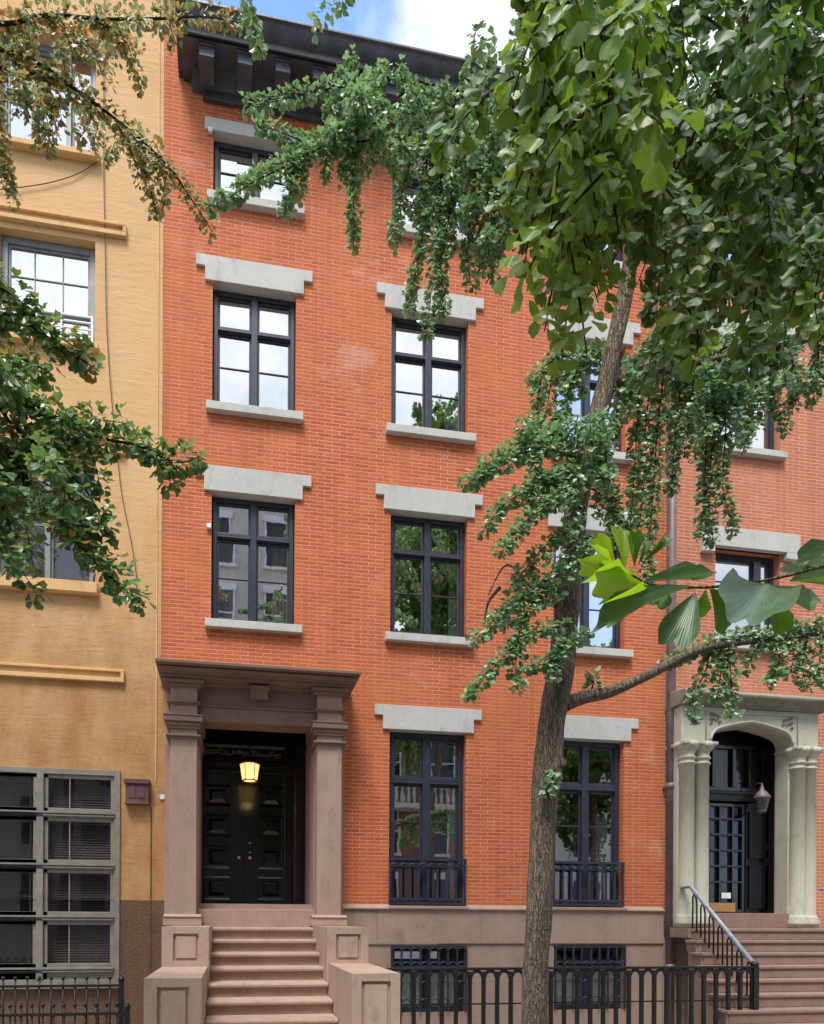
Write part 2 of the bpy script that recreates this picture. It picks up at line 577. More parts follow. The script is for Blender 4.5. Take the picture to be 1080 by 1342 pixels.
# ================================================================== BRICK TOWNHOUSE
HX0, HX1 = -.955, 6.53
house = thing('brick_townhouse', 'orange brick townhouse with black cornice, grey stone lintels and brown stone door surround', 'townhouse', (2.8, 0, 0))
AX, WW = -.295, 1.15
BAY = [0, 2.523, 5.026]
ROW = {1: (1.85, 4.372), 2: (5.747, 7.513), 3: (8.709, 10.386), 4: (11.575, 12.45)}
holes = [(-.45, 1.13, 1.80, 4.70)]
wins = []
for r in (1, 2, 3, 4):
    for b in (0, 1, 2):
        if r == 1 and b == 0:
            continue
        x = AX + BAY[b]
        wins.append((r, b, x, x + WW, *ROW[r]))
        holes.append((x, x + WW, *ROW[r]))
w = MB()
w.wall(HX0, HX1, 1.80, 13.6, 0, holes, .22)
w.add([(HX0, 0, 1.8), (HX0, 11, 1.8), (HX0, 11, 13.6), (HX0, 0, 13.6), (HX1, 0, 1.8), (HX1, 11, 1.8), (HX1, 11, 13.6), (HX1, 0, 13.6)],
      [(1, 0, 3, 2), (4, 5, 6, 7), (5, 1, 2, 6), (3, 7, 6, 2)])
w.build('brick_wall', 'brick', house)
rm = MB()
for z0, z1 in ((1.86, 5.3), (5.32, 8.3), (8.32, 11.2), (11.22, 13.1)):
    rm.add([(HX0 + .05, .23, z0), (HX1 - .05, .23, z0), (HX1 - .05, 3.6, z0), (HX0 + .05, 3.6, z0),
            (HX0 + .05, .23, z1), (HX1 - .05, .23, z1), (HX1 - .05, 3.6, z1), (HX0 + .05, 3.6, z1)],
           [(0, 1, 2, 3), (7, 6, 5, 4), (3, 2, 6, 7), (0, 3, 7, 4), (1, 5, 6, 2)])
# rooms start behind the vestibule on the ground floor
rm.build('interior', 'room', house)
# water table and basement wall
bw = MB()
bh = [(2.255, 3.39, .30, 1.268), (4.75, 5.90, .30, 1.275)]
bw.wall(HX0, HX1, 0, 1.292, -.03, bh, .2)
bw.box(HX0 + .002, 1.455, -.028, -.006, 1.293, 1.85)
bw.build('basement_wall', 'brown', house)
wt = MB()
wt.prism_x([(.0, 1.30), (-.055, 1.30), (-.055, 1.78), (-.085, 1.79), (-.085, 1.81), (-.004, 1.862), (0, 1.862)], 1.46, HX1)
wt.build('water_table', 'brown', house, bevel=.004)
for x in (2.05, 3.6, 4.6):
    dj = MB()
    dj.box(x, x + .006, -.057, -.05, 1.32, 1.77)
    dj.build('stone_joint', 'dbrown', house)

for r, b, x0, x1, z0, z1 in wins:
    zc, mu = {1: ([3.665], [('z', 3.08)]), 2: ([6.972], [('z', 6.40)]), 3: ([9.84], [('z', 9.34)]), 4: ([], [('z', 12.06)])}[r]
    xc = (x0 + x1) / 2
    wn = bars_window(house, x0 + .012, x1 - .012, z0 + .01, z1 - .012, .098, [xc], zc, .058 if r > 1 else .07, .085 if r > 1 else .105, .075 if r > 1 else .10, mu)
    if r == 1:
        mid = MB()
        if b == 1:
            curtain(wn, x1 - .17, x1 - .02, 1.9, 3.6, .30)
        else:
            curtain(wn, x1 - .26, x1 - .08, 1.9, 3.3, .30)
    if r == 2:
        if b == 0:
            curtain(wn, x0 + .02, x0 + .34, z0, z1, .33)
            curtain(wn, x1 - .30, x1 - .02, z0, z1, .33)
        elif b == 1:
            curtain(wn, x1 - .18, x1 - .03, z0, z0 + 1.3, .30)
            bl = MB()
            bl.box(x0 + .05, xc - .03, .30, .31, z1 - .42, z1 - .03)
            bl.build('blind', 'gblind', wn)
        else:
            curtain(wn, x0 + .3, x1 - .02, z0, z1, .33)
    if r == 3 and b == 1:
        curtain(wn, x1 - .26, x1 - .05, z0, z1 - .5, .30)
    lx = AX + BAY[b]
    if r < 4:
        zt = {1: 4.715, 2: 7.854, 3: 10.722}[r]
        lintel(house, lx - .222, lx + WW + .225, z1, zt, .152)
    else:
        ml = MB()
        ml.box(lx - .115, lx + WW + .115, -.03, .125, z1 - .004, z1 + .165)
        ml.build('lintel', 'lintel', house, bevel=.006)
    if r > 1:
        sill(house, lx - .08, lx + WW + .10, z0 - .122, z0)
    else:
        sill(house, lx - .02, lx + WW + .02, 1.80, 1.852, -.095, 'brown')
    if r == 1:   # iron balconette set in the opening
        m = MB()
        y = -.02
        m.box(x0 + .002, x1 - .002, y - .035, y + .02, 2.495, 2.53)
        m.box(x0 + .004, x1 - .004, y - .012, y + .012, 2.40, 2.425)
        m.box(x0 + .004, x1 - .004, y - .022, y + .015, 1.925, 1.96).box(x0 + .004, x1 - .004, y - .03, y + .02, 1.862, 1.895)
        n = 8
        pt = (x1 - x0 - .03) / n
        for i in range(n + 1):
            cx = x0 + .015 + pt * i
            m.box(cx - .014, cx + .014, y - .014, y + .014, 1.896, 2.496)
        arch_row(m, x0 + .015, pt, n, 2.395, pt / 2 - .008, y - .012, .024)
        m.build('balconette', 'paint', house)

# basement windows with iron grilles
for x0, x1, z0, z1 in bh:
    wn = bars_window(house, x0 + .01, x1 - .01, z0, z1 - .006, .07, [(x0 + x1) / 2], [(1.02)], .05, .07, .05, (), 'paint', 'dglass')
    bl = MB()
    for k in range(26):
        z = .34 + k * .025
        bl.box(x0 + .06, x1 - .06, .122, .132, z, z + .021)
    bl.build('blind', 'gblind', wn)
    m = MB()
    y = -.055
    n = 8
    pt = (x1 - x0 - .03) / n
    for i in range(n + 1):
        cx = x0 + .015 + pt * i
        m.box(cx - .012, cx + .012, y - .012, y + .012, .32, z1 - .03)
    for z in ((1.19, .975, .70, .45) if x0 < 3 else (.975, .70, .45)):
        arch_row(m, x0 + .015, pt, n, z, pt / 2 - .008, y - .008, .02)
    m.box(x0 + .004, x1 - .004, y - .014, y + .014, z1 - .035, z1 - .01)
    m.box(x0 + .004, x1 - .004, y - .02, y + .012, .955, .985) if x0 < 3 else m.box(x0 + .2, x1 - .1, y - .02, y + .012, 1.0, 1.02)
    m.build('window_grille', 'paint', house)

# cornice
c = MB()
c.box(-.44, HX1, -.06, -.001, 12.83, 13.03)
c.box(-.47, HX1, -.085, -.002, 13.0, 13.07)
c.prism_x([(-.003, 12.93), (-.09, 12.95), (-.14, 13.0), (-.20, 13.055), (-.003, 13.055)][::-1], -.58, HX1)
c.box(-.70, HX1 + .08, -.47, -.004, 13.056, 13.10)
crown = [(-.0, 13.10), (-.505, 13.10), (-.505, 13.05), (-.525, 13.05), (-.525, 13.13)]
crown += [(-.545 - .085 * (k / 7) ** .6 * (1 if k < 7 else 1), 13.135 + .13 * k / 7) for k in range(8)]
crown += [(-.66, 13.27), (-.66, 13.30), (-.62, 13.33), (0, 13.42)]
c.prism_x(crown[::-1], -.765, HX1 + .12)
corn = c.build('cornice', 'cornice', house, bevel=.005)
for k in range(15):
    x = -.473 + .4985 * k
    if x + .2 > HX1 + .1:
        break
    b = MB()
    b.box(x, x + .195, -.44, -.22, 12.895, 13.03)
    b.prism_x([(-.04, 13.03), (-.22, 13.03), (-.22, 12.96), (-.12, 12.93), (-.04, 12.92)], x + .004, x + .191)
    b.box(x - .014, x + .209, -.458, -.09, 13.02, 13.055)
    b.build('bracket', 'cornice', corn, bevel=.006)

# ---- portico
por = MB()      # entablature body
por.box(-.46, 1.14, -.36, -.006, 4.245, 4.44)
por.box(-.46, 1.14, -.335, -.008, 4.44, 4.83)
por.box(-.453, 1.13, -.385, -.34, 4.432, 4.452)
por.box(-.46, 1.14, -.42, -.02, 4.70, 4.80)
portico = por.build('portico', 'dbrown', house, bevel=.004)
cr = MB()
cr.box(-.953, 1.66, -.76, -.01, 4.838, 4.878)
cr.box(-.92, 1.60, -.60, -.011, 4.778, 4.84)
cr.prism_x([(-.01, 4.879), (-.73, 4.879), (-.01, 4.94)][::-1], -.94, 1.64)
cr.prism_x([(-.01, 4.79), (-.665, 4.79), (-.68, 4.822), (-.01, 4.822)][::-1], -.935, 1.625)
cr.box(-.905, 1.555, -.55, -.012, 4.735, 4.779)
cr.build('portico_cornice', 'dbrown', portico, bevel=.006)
for x0, x1, xi in ((-.79, -.453, 1), (1.13, 1.46, -1)):
    s = MB()
    s.box(x0, x1, -.45, -.15, 1.68, 4.72)
    pil = s.build('pilaster', 'brown', portico, bevel=.008)
    j0, j1 = (x0 - .095, x1 - .001) if xi > 0 else (x0 + .001, x1 + .075)
    s = MB()
    s.box(j0, j1, -.149, -.004, 1.68, 4.72)
    k0, k1 = (x1 - .16, x1 + .012) if xi > 0 else (x0 - .012, x0 + .16)
    s.box(k0, k1, -.16, .94, 1.68, 4.241)
    s.box(k0 + .004, k1 - .004, .0, .95, 4.242, 4.70)
    s.build('jamb', 'brown', pil, bevel=.004)
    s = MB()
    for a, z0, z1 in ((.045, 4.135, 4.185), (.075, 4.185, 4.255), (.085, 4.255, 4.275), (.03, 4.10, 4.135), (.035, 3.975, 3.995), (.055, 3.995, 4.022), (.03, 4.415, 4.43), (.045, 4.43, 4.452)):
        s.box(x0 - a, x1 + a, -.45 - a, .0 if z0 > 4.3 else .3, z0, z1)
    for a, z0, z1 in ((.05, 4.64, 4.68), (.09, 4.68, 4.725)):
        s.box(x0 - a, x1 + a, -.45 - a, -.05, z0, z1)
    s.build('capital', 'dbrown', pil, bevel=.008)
    s = MB()
    s.box(x0 - .075, x1 + .075, -.535, -.0, 1.552, 1.655)
    s.prism_x([(-.53, 1.655), (-.55, 1.66), (-.55, 1.672), (-.455, 1.70), (0, 1.70)][::-1], x0 - .07, x1 + .07)
    s.build('plinth', 'step', pil, bevel=.006)
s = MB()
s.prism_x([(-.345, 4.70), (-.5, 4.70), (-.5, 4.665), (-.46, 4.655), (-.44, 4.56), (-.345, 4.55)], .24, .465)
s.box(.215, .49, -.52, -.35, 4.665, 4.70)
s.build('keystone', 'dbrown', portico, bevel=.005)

# vestibule, door
v = MB()
v.box(-.64, 1.32, .0, .95, 4.69, 4.72)
v.box(-.64, 1.32, .955, 1.0, 1.78, 4.74)
v.box(-.46, 1.14, .86, .95, 4.275, 4.31).box(-.46, 1.14, .88, .95, 4.06, 4.09)
v.build('vestibule', 'vest', house)
sl = MB()
sl.box(-.47, 1.15, -.30, .955, 1.50, 1.772)
sl.build('door_sill', 'brown', house, bevel=.008)
tr = MB()
tr.box(-.46, .80, .89, .953, 3.86, 3.90).box(-.46, .80, .90, .953, 3.96, 4.055)
tr.box(.80, .92, .89, .953, 1.775, 4.28)
tw = tr.build('transom_window', 'door', house, bevel=.004)
p = MB()
p.add([(-.45, .945, 4.09), (.80, .945, 4.09), (.80, .945, 4.275), (-.45, .945, 4.275)], [(0, 1, 2, 3)])
p.build('pane', 'glass', tw)
for k in range(22):     # wrought tracery of the transom light
    fr = MB()
    x = -.41 + k * .054 + R.uniform(-.01, .01)
    z, r1, r2, p0 = 4.17 + R.uniform(-.03, .03), R.uniform(.018, .045), R.uniform(.02, .055), R.uniform(0, 6)
    fr.tube([(x + r1 * math.cos(a + p0) * (1 - a * .07), .93, z + r2 * math.sin(a + p0) * (1 - a * .07)) for a in [i * .8 for i in range(9)]], .007, 5)
    fr.build('tracery', 'greyframe', tw)
ap = MB()
ap.box(.94, 1.12, .87, .952, 1.775, 4.05)
ap.box(.965, 1.095, .862, .871, 1.95, 3.8)
ap.build('side_panel', 'door', house, bevel=.006)
for side in (-1, 1):
    d = MB()
    x0, x1 = (-.535, .198) if side < 0 else (.204, .80)
    px0, px1 = (-.39, -.033) if side < 0 else (.417, .77)
    x1b = x1
    zs = [(1.945, 2.275), (2.415, 2.745), (2.895, 3.215), (3.36, 3.66)]
    prev = 1.778
    y0, y1 = .90, .945
    d.box(x0, px0, y0, y1, 1.778, 3.855).box(px1, x1, y0, y1, 1.778, 3.855)
    for a, b in zs + [(3.855, None)]:
        d.box(px0, px1, y0, y1, prev, a)
        prev = b
    for a, b in zs:
        d.box(px0, px1, y0 + .03, y1 - .002, a, b)
        bo = [(px0 + .05, a + .05), (px1 - .05, a + .05), (px1 - .05, b - .05), (px0 + .05, b - .05)]
        bi = [(px0 + .10, a + .10), (px1 - .10, a + .10), (px1 - .10, b - .09), (px0 + .10, b - .09)]
        d.add([(x, y0 + .029, z) for x, z in bo] + [(x, y0 + .007, z) for x, z in bi],
              [(0, 1, 5, 4), (1, 2, 6, 5), (2, 3, 7, 6), (3, 0, 4, 7), (4, 5, 6, 7)])
        for q0, q1, r0, r1 in ((px0 - .014, px1 + .014, a - .014, a + .012), (px0 - .014, px1 + .014, b - .012, b + .014)):
            d.prism_x([(y0 - .018, r0), (y0 - .006, r1), (y0 + .012, r1), (y0 + .012, r0)], q0, q1)
        d.prism_x([(y0 + .001, a - .012), (y0 + .02, a + .038), (y0 + .028, a + .038), (y0 + .028, a - .012)], px0 + .001, px1 - .001)
        for q0 in (px0 - .014, px1 - .012):
            d.box(q0, q0 + .026, y0 - .012, y0 + .012, a + .013, b - .013)
    if side < 0:
        d.box(.178, .21, y0 - .012, y0 + .004, 1.79, 3.85)
    dl = d.build('door', 'door', house, bevel=.003)
    kx = .109 if side < 0 else .272
    kn = MB()
    kn.lathe(0, 0, [(.026, 0), (.026, .008), (.012, .012), (.012, .03), (.03, .045), (.034, .06), (.026, .074), (.008, .08)], 14)
    kn.v = [(kx + a, y0 - .0 - c, 2.568 + b) for a, b, c in kn.v]
    kn.build('knob', 'brass', dl)
    if side > 0:
        for z in (2.655, 2.80):
            kn = MB()
            kn.lathe(0, 0, [(.022, 0), (.022, .01), (.014, .016), (.012, .02)], 12)
            kn.v = [(kx + a, y0 - c, z + b) for a, b, c in kn.v]
            kn.build('lock', 'brass', dl)
for sx, sz in ((-.328, 7.015), (-.338, 12.43)):
    s = MB()
    s.box(sx - .03, sx + .03, -.045, -.002, sz - .03, sz + .03)
    s.build('sensor', 'white', house, bevel=.006)

# ---- lantern in the porch
lx, ly, lz = .245, .1, 3.57
ln = thing('hanging_lantern', 'lit lantern glowing yellow in front of the black double door', 'lantern', (lx, ly, lz))


def frustum(m, x, y, z0, z1, r0, r1, n=6):
    vs = [(x + r * math.cos(2 * math.pi * k / n), y + r * math.sin(2 * math.pi * k / n), z) for z, r in ((z0, r0), (z1, r1)) for k in range(n)]
    return m.add(vs, [(k, (k + 1) % n, (k + 1) % n + n, k + n) for k in range(n)])


m = MB()
frustum(m, lx, ly, lz + .015, lz + .235, .105, .137)
m.build('lamp_shade', 'glow', ln)
m = MB()
for k in range(6):
    a = 2 * math.pi * k / 6
    m.tube([(lx + .107 * math.cos(a), ly + .107 * math.sin(a), lz + .01), (lx + .14 * math.cos(a), ly + .14 * math.sin(a), lz + .24)], .006, 5)
frustum(m, lx, ly, lz - .005, lz + .018, .112, .112)
m.lathe(lx, ly, [(.145, lz + .235), (.15, lz + .25), (.06, lz + .285), (.03, lz + .30), (.012, lz + .33), (.012, 4.69)], 12)
m.build('cage', 'iron', ln)
L = bpy.data.lights.new('lantern_light', 'POINT')
L.energy, L.color, L.shadow_soft_size = .6, (1, .62, .25), .08
lo = bpy.data.objects.new('lantern_light', L)
COL.objects.link(lo)
lo.parent = ln
lo.location = (0, -.17, .0)

# ================================================================== STOOP
st = thing('front_stoop', 'brown stone stoop with panelled stepped side blocks below the black double door', 'stoop', (.4, -2, 0))


def panel_block(x0, x1, y0, y1, z0, z1, pan):
    a, b, c_, d = pan
    m = MB()
    t = .03
    m.box(x0, x1, y0 + t, y1, z0, z1)
    m.box(x0, a, y0, y0 + t, z0, z1).box(b, x1, y0, y0 + t, z0, z1)
    m.box(a, b, y0, y0 + t, z0, c_).box(a, b, y0, y0 + t, d, z1)
    m.box(a + .03, b - .03, y0 + .012, y0 + t, c_ + .03, d - .03)
    return m.build('side_block', 'step', st)


panel_block(-.741, -.241, -1.86, -.452, 0, 1.55, (-.62, -.35, 1.18, 1.475))
panel_block(1.065, 1.538, -1.86, -.452, 0, 1.55, (1.168, 1.448, 1.18, 1.475))
panel_block(-.74, -.254, -3.3, -1.861, 0, 1.115, (-.63, -.36, .42, 1.04))
panel_block(1.081, 1.53, -3.3, -1.861, 0, 1.145, (1.17, 1.441, .42, 1.075))
for k in range(10):
    z = 1.53 - .15 * k
    y = -.55 - .335 * k
    m = MB()
    m.box(-.25, 1.075, y + .03, -.30, z - .15, z - .045)
    m.prism_x([(y + .36 if k else -.299, z - .045), (y - .018, z - .045), (y - .022, z - .02), (y - .012, z), (y + .36 if k else -.299, z + .002)][::-1], -.25, 1.075)
    m.build('step', 'step', st, bevel=.004)

# ================================================================== STUCCO BUILDING (left)
yb = thing('stucco_building', 'yellow ochre stucco building with big grey steel window at its ground floor', 'building', (-4, 0, 0))
YX1, YX0 = -.958, -9.0
RX = -1.84
ywin = [(-3.06, RX, 11.80, 13.30), (-3.06, RX, 9.27, 10.68), (-3.06, RX + .01, 6.10, 7.79)]
gwin = (-4.55, -1.48, .75, 3.62)
w = MB()
w.wall(YX0, YX1, 1.885, 16.5, -.005, ywin + [(gwin[0], gwin[1], 1.885, gwin[3])], .2)
w.add([(YX0, -.005, 0), (YX0, 11, 0), (YX0, 11, 16.5), (YX0, -.005, 16.5), (YX1, .0, 0), (YX1, 11, 0), (YX1, 11, 16.5), (YX1, -.005, 16.5)],
      [(1, 0, 3, 2), (4, 5, 6, 7), (5, 1, 2, 6), (3, 7, 6, 2)])
w.box(-.9575, -.888, -.022, -.003, 1.886, 4.73)
w.build('stucco_wall', 'stucco', yb)
w = MB()
w.wall(YX0, YX1, 0, 1.884, -.012, [(gwin[0], gwin[1], gwin[2], 1.884)], .2)
w.box(-.9575, -.888, -.045, -.032, 0, 1.884)
w.build('base_wall', 'ybase', yb)
w = MB()
w.add([(-7, 1.2, 0), (-1, 1.2, 0), (-1, 1.2, 15), (-7, 1.2, 15)], [(0, 1, 2, 3)])
w.build('interior', 'room', yb)
w = MB()
w.box(-1.028, -1.012, -.016, -.004, 3.5, 16.4)
w.build('wall_joint', 'ochre', yb)
w = MB()
w.box(-1.085, -1.075, -.022, -.0045, 0, 3.16)
w.build('conduit', 'ybase', yb)


def panel_lintel(x0, x1, z0, z1):
    m = MB()
    m.box(x0, x1, -.06, .03, z0, z1 - .115).box(x0, x1, -.06, .03, z1 - .035, z1)
    m.box(x1 - .045, x1, -.06, .03, z1 - .115, z1 - .035).box(x0, x1 - .045, -.022, .03, z1 - .115, z1 - .035)
    return m.build('lintel', 'ochre', yb, bevel=.004)


for z in (13.31, 10.765, 7.86, 4.80):
    panel_lintel(-3.5 if z > 5 else -6, -1.435, z, z + .17)
for z, h in ((11.80, .085), (9.27, .09), (6.10, .155)):
    sill(yb, -3.2, -1.78, z - h, z, -.10, 'ochre')
x0, x1, z0, z1 = ywin[0]
bars_window(yb, x0, x1, z0, z1, .10, [x0 + .42, x0 + .86], [12.62], .07, .045, .05, (), 'greyframe')
x0, x1, z0, z1 = ywin[1]
wn = bars_window(yb, x0, x1, z0, z1, .10, [], [9.73], .09, .05, .06, [('x', x0 + .42), ('x', x0 + .78), ('z', 10.19)], 'greyframe')
m = MB()
for z in (9.30, 9.39, 9.48, 9.57, 9.65):
    m.box(x0 + .03, x1 - .02, -.02, .0, z - .008, z + .008)
for x in (x0 + .03, x0 + .08, x0 + .49, x0 + .80, x1 - .03):
    m.box(x - .01, x + .01, -.032, -.021, 9.275, 9.66)
m.build('window_guard', 'white', yb)
x0, x1, z0, z1 = ywin[2]
wn = bars_window(yb, x0, x1, z0, z1, .10, [x0 + .62], [], .06, .05, .06, [('z', 6.9)], 'greyframe', 'dglass')
sc_ = MB()
sc_.add([(x0 + .05, .17, z0 + .05), (x1 - .05, .17, z0 + .05), (x1 - .05, .17, z1 - .05), (x0 + .05, .17, z1 - .05)], [(0, 1, 2, 3)])
sc_.build('window_screen', plain('grey_screen', (.045, .043, .05), .7, .1, 4), wn)
# the ground-floor steel window
x0, x1, z0, z1 = gwin
xc = [-2.493, -3.505]
zc = [.95 + .688 * k for k in range(4)]
wn = bars_window(yb, x0, x1, z0, z1, -.03, xc, zc, .075, .085, .075, [('x', -2.13), ('x', -2.62), ('x', -3.14), ('x', -3.63)], 'steel', 'dglass', sash=.05, dep=.12)
lg = MB()
for z in zc:
    lg.box(x0 + .07, x1 - .07, -.062, -.033, z + .012, z + .034)
lg.box(x0 - .01, x1 + .03, -.10, -.031, .715, .755)
lg.build('ledge', 'steel', wn)
bl = MB()
k = 0
z = .86
while z < 3.55:
    bl.prism_x([(.12, z), (.135, z + .028), (.14, z + .028), (.125, z)], x0 + .09, x1 - .09)
    z += .034
bl.build('blind', 'blind', wn)

bx = thing('wall_box', 'small oxblood metal box on yellow wall between steel window and portico', 'vent box', (-1.25, -.05, 3.17))
m = MB()
m.box(-1.40, -1.10, -.10, -.006, 3.18, 3.48)
m.build('box_body', 'box', bx, bevel=.006)
m = MB()
m.box(-1.42, -1.085, -.125, -.006, 3.44, 3.50).box(-1.36, -1.27, -.108, -.099, 3.25, 3.40).box(-1.24, -1.15, -.108, -.099, 3.25, 3.40).box(-1.41, -1.095, -.11, -.006, 3.165, 3.2)
m.build('box_cover', 'box', bx, bevel=.004)
m = MB()
m.box(-.962, -.90, -.04, -.014, 3.255, 3.315)
m.build('wall_sensor', 'white', None, .004, label='tiny white square sensor on wall just left of the brown pilaster', category='sensor')


def wire(pts, label, r=.006):
    m = MB()
    P = smooth([at(x, y, -.03) for x, y in pts], 6)
    m.tube(P, r, 5)
    m.build('cable', 'wire', None, 0, label=label, category='cable')


def smooth(pts, n):
    out = []
    P = [pts[0]] + list(pts) + [pts[-1]]
    for i in range(1, len(P) - 2):
        for k in range(n):
            t = k / n
            a, b, c, d = P[i - 1], P[i], P[i + 1], P[i + 2]
            out.append(.5 * ((2 * b) + (c - a) * t + (2 * a - 5 * b + 4 * c - d) * t * t + (3 * b - a - 3 * c + d) * t ** 3))
    out.append(Vector(pts[-1]))
    return out


wire([(137, -20), (136, 200), (138, 330), (140, 430), (146, 520), (153, 590), (160, 650), (172, 710), (179, 760), (176, 785)], 'thin slack wire hanging down the yellow wall to the lowest window')
wire([(-20, 250), (30, 245), (70, 238), (105, 226), (135, 207)], 'short sagging wire under the topmost sill of the yellow wall')

# ================================================================== NEIGHBOUR HOUSE (right)
nb = thing('neighbour_house', 'paler brick house with greenish stone pointed-arch entrance right of the drainpipe', 'townhouse', (9.5, 0, 0))
NX0, NX1 = 6.535, 13.5
nw = [(7.42, 8.56, 6.0, 7.46), (7.42, 8.555, 9.05, 10.75), (7.42, 8.555, 11.7, 12.6), (7.075, 8.49, 1.6, 4.7)]
w = MB()
w.wall(NX0, NX1, 0, 13.1, .004, nw, .22)
w.add([(NX1, 0, 0), (NX1, 11, 0), (NX1, 11, 13.1), (NX1, 0, 13.1), (NX0, 0, 13.1), (NX0, 11, 13.1), (NX0, 11, 0)], [(0, 1, 2, 3), (4, 3, 2, 5), (1, 6, 5, 2)])
w.build('brick_wall', 'brick2', nb)
m = MB()
for z0, z1 in ((5.4, 8.3), (8.32, 11.2), (11.22, 13.0)):
    m.add([(NX0 + .05, 2.5, z0), (NX1, 2.5, z0), (NX1, 2.5, z1), (NX0 + .05, 2.5, z1), (NX0 + .05, .24, z0), (NX1, .24, z0), (NX1, .24, z1), (NX0 + .05, .24, z1)], [(0, 1, 2, 3), (0, 1, 5, 4), (3, 2, 6, 7)])
m.build('interior', 'room', nb)
c = MB()
bs = MB()
bs.box(NX0 + .002, NX1, -.035, .003, 0, 1.39)
bs.build('base_wall', 'step', nb)
c.prism_x([(0, 12.95), (-.1, 12.95), (-.1, 13.05), (-.5, 13.08), (-.6, 13.3), (0, 13.4)], NX0 + .15, NX1)
c.build('cornice', 'cornice', nb)
for i, (x0, x1, z0, z1) in enumerate(nw[:3]):
    wn = bars_window(nb, x0 + .01, x1 - .01, z0 + .01, z1 - .01, .12, [x0 + .83] if i == 0 else [(x0 + x1) / 2], [], .06, .13, .07, [('z', (z0 + z1) / 2 + (.30 if i == 0 else -.2))])
    if i == 1:
        for a, b in ((x0 + .02, x0 + .48), (x1 - .40, x1 - .16)):
            s = MB()
            s.box(a, b, .19, .22, z0 + .02, z1 - .05)
            for k in range(18):
                s.box(a + .04, b - .04, .183, .191, z0 + .08 + k * .085, z0 + .13 + k * .085)
            s.build('shutter', 'white', wn)
    sill(nb, x0 - .06, x1 + .06, z0 - .11, z0, -.08)
    if i == 0:
        m = MB()
        m.box(x0 - .27, x1 + .30, -.07, .05, z1, z1 + .30)
        m.box(x0 - .27, x0 - .06, -.07, .05, z1 - .10, z1).box(x1 + .06, x1 + .30, -.07, .05, z1 - .10, z1)
        m.build('lintel', 'lintel', nb, bevel=.006)
    else:
        lintel(nb, x0 - .22, x1 + .22, z1, z1 + .33, .15)
# porch of the neighbour
m = MB()
ax0, ax1 = 7.075, 8.49
prof = [(6.60, 4.31), (ax0, 4.31)]
am = (ax0 + ax1) / 2
AR = [(0, 0), (.015, .16), (.05, .34), (.10, .48), (.17, .59), (.28, .68), (.45, .78), (.7, .90), (1, 1)]
prof += [(ax0 + (am - ax0) * u, 4.31 + .325 * v) for u, v in AR]
prof += [(ax1 - (ax1 - am) * u, 4.31 + .325 * v) for u, v in AR[-2::-1]]
prof += [(8.93, 4.31), (8.93, 4.86), (6.60, 4.86)]
m.prism_y(prof[::-1], -.33, -.01)
pr = m.build('porch_surround', 'pale', nb, bevel=.012)
m = MB()      # raised moulding that follows the arch, and the carved spandrels
apts = [(x, -.335, z + .035) for x, z in prof[1:-3]]
m.tube(apts, .022, 6)
m.tube([(7.0, -.335, 4.34), (7.0, -.335, 4.79), (8.56, -.335, 4.79), (8.56, -.335, 4.34)], .014, 6)
m.build('arch_moulding', 'pale', pr)
for sx, sg in ((7.03, 1), (8.52, -1)):
    m = MB()
    for k in range(9):
        a = sx + sg * (.03 + .05 * (k % 4)) + sg * R.uniform(0, .03)
        z = 4.76 - .055 * (k // 4 * 1.3 + (k % 4) * .25) - R.uniform(0, .02)
        pts = [(a + .022 * math.cos(q), -.335, z + .022 * math.sin(q)) for q in [i * .9 for i in range(6)]]
        m.tube(pts, .009, 5)
    m.build('carving', 'soot', pr)
m = MB()
m.prism_x([(-.01, 4.86), (-.37, 4.86), (-.37, 4.89), (-.41, 4.90), (-.43, 4.94), (-.50, 4.97), (-.51, 5.01), (-.44, 5.07), (-.02, 5.13)][::-1], 6.555, 9.0)
m.build('porch_cornice', 'soot', pr, bevel=.012)
for cx0, cx1 in ((6.60, 7.09), (8.49, 8.93)):
    for px_, py_ in ((cx0 + .13, -.27), (cx1 - .12, -.27)):
        s = MB()
        s.lathe(px_, py_, [(.155, 1.555), (.155, 1.60), (.17, 1.615), (.155, 1.63), (.165, 1.655), (.14, 1.675), (.15, 1.70), (.125, 1.73), (.112, 1.76), (.108, 3.98), (.13, 3.995), (.13, 4.01), (.11, 4.025), (.11, 4.06), (.132, 4.075), (.132, 4.09), (.11, 4.11), (.118, 4.17), (.17, 4.235), (.18, 4.25), (.18, 4.31)])
        s.build('column', 'pale', pr)
    s = MB()
    s.box(cx0 + .0, cx1 - .0, -.24, .0, 1.56, 4.30)
    s.box(cx0 - .035, cx1 + .035, -.44, -.01, 4.265, 4.309)
    s.build('pier', 'pale', pr, bevel=.006)
DY = .16
v = MB()
v.box(ax0, ax0 + .004, .01, DY + .1, 1.6, 4.69).box(ax1 - .004, ax1, .01, DY + .1, 1.6, 4.69).box(ax0 + .005, ax1 - .005, .01, DY + .1, 4.66, 4.69)
v.box(ax0 + .005, ax1 - .005, DY + .1, DY + .13, 1.6, 4.69)
v.box(ax0 + .01, ax1 - .01, DY - .06, DY + .09, 3.55, 3.70).box(ax0 + .01, ax1 - .01, DY - .08, DY - .061, 3.66, 3.70)
v.build('vestibule', 'vest', nb)
q0, q1 = at(917, 1100, DY).x, at(976, 1100, DY).x
wn = bars_window(nb, q0, q1, 1.79, 3.52, DY, [at(929, 1100, DY).x, at(943, 1100, DY).x, at(960, 1100, DY).x], [2.02 + .25 * k for k in range(1, 6)], .05, .03, .03, (), 'door', 'dglass', name='door', sash=0, dep=.06)
s = MB()
s.box(at(928, 1100, DY).x, at(963, 1100, DY).x, DY - .02, DY - .004, 1.80, 1.94)
s.build('kick_plate', 'wood', wn)
s = MB()
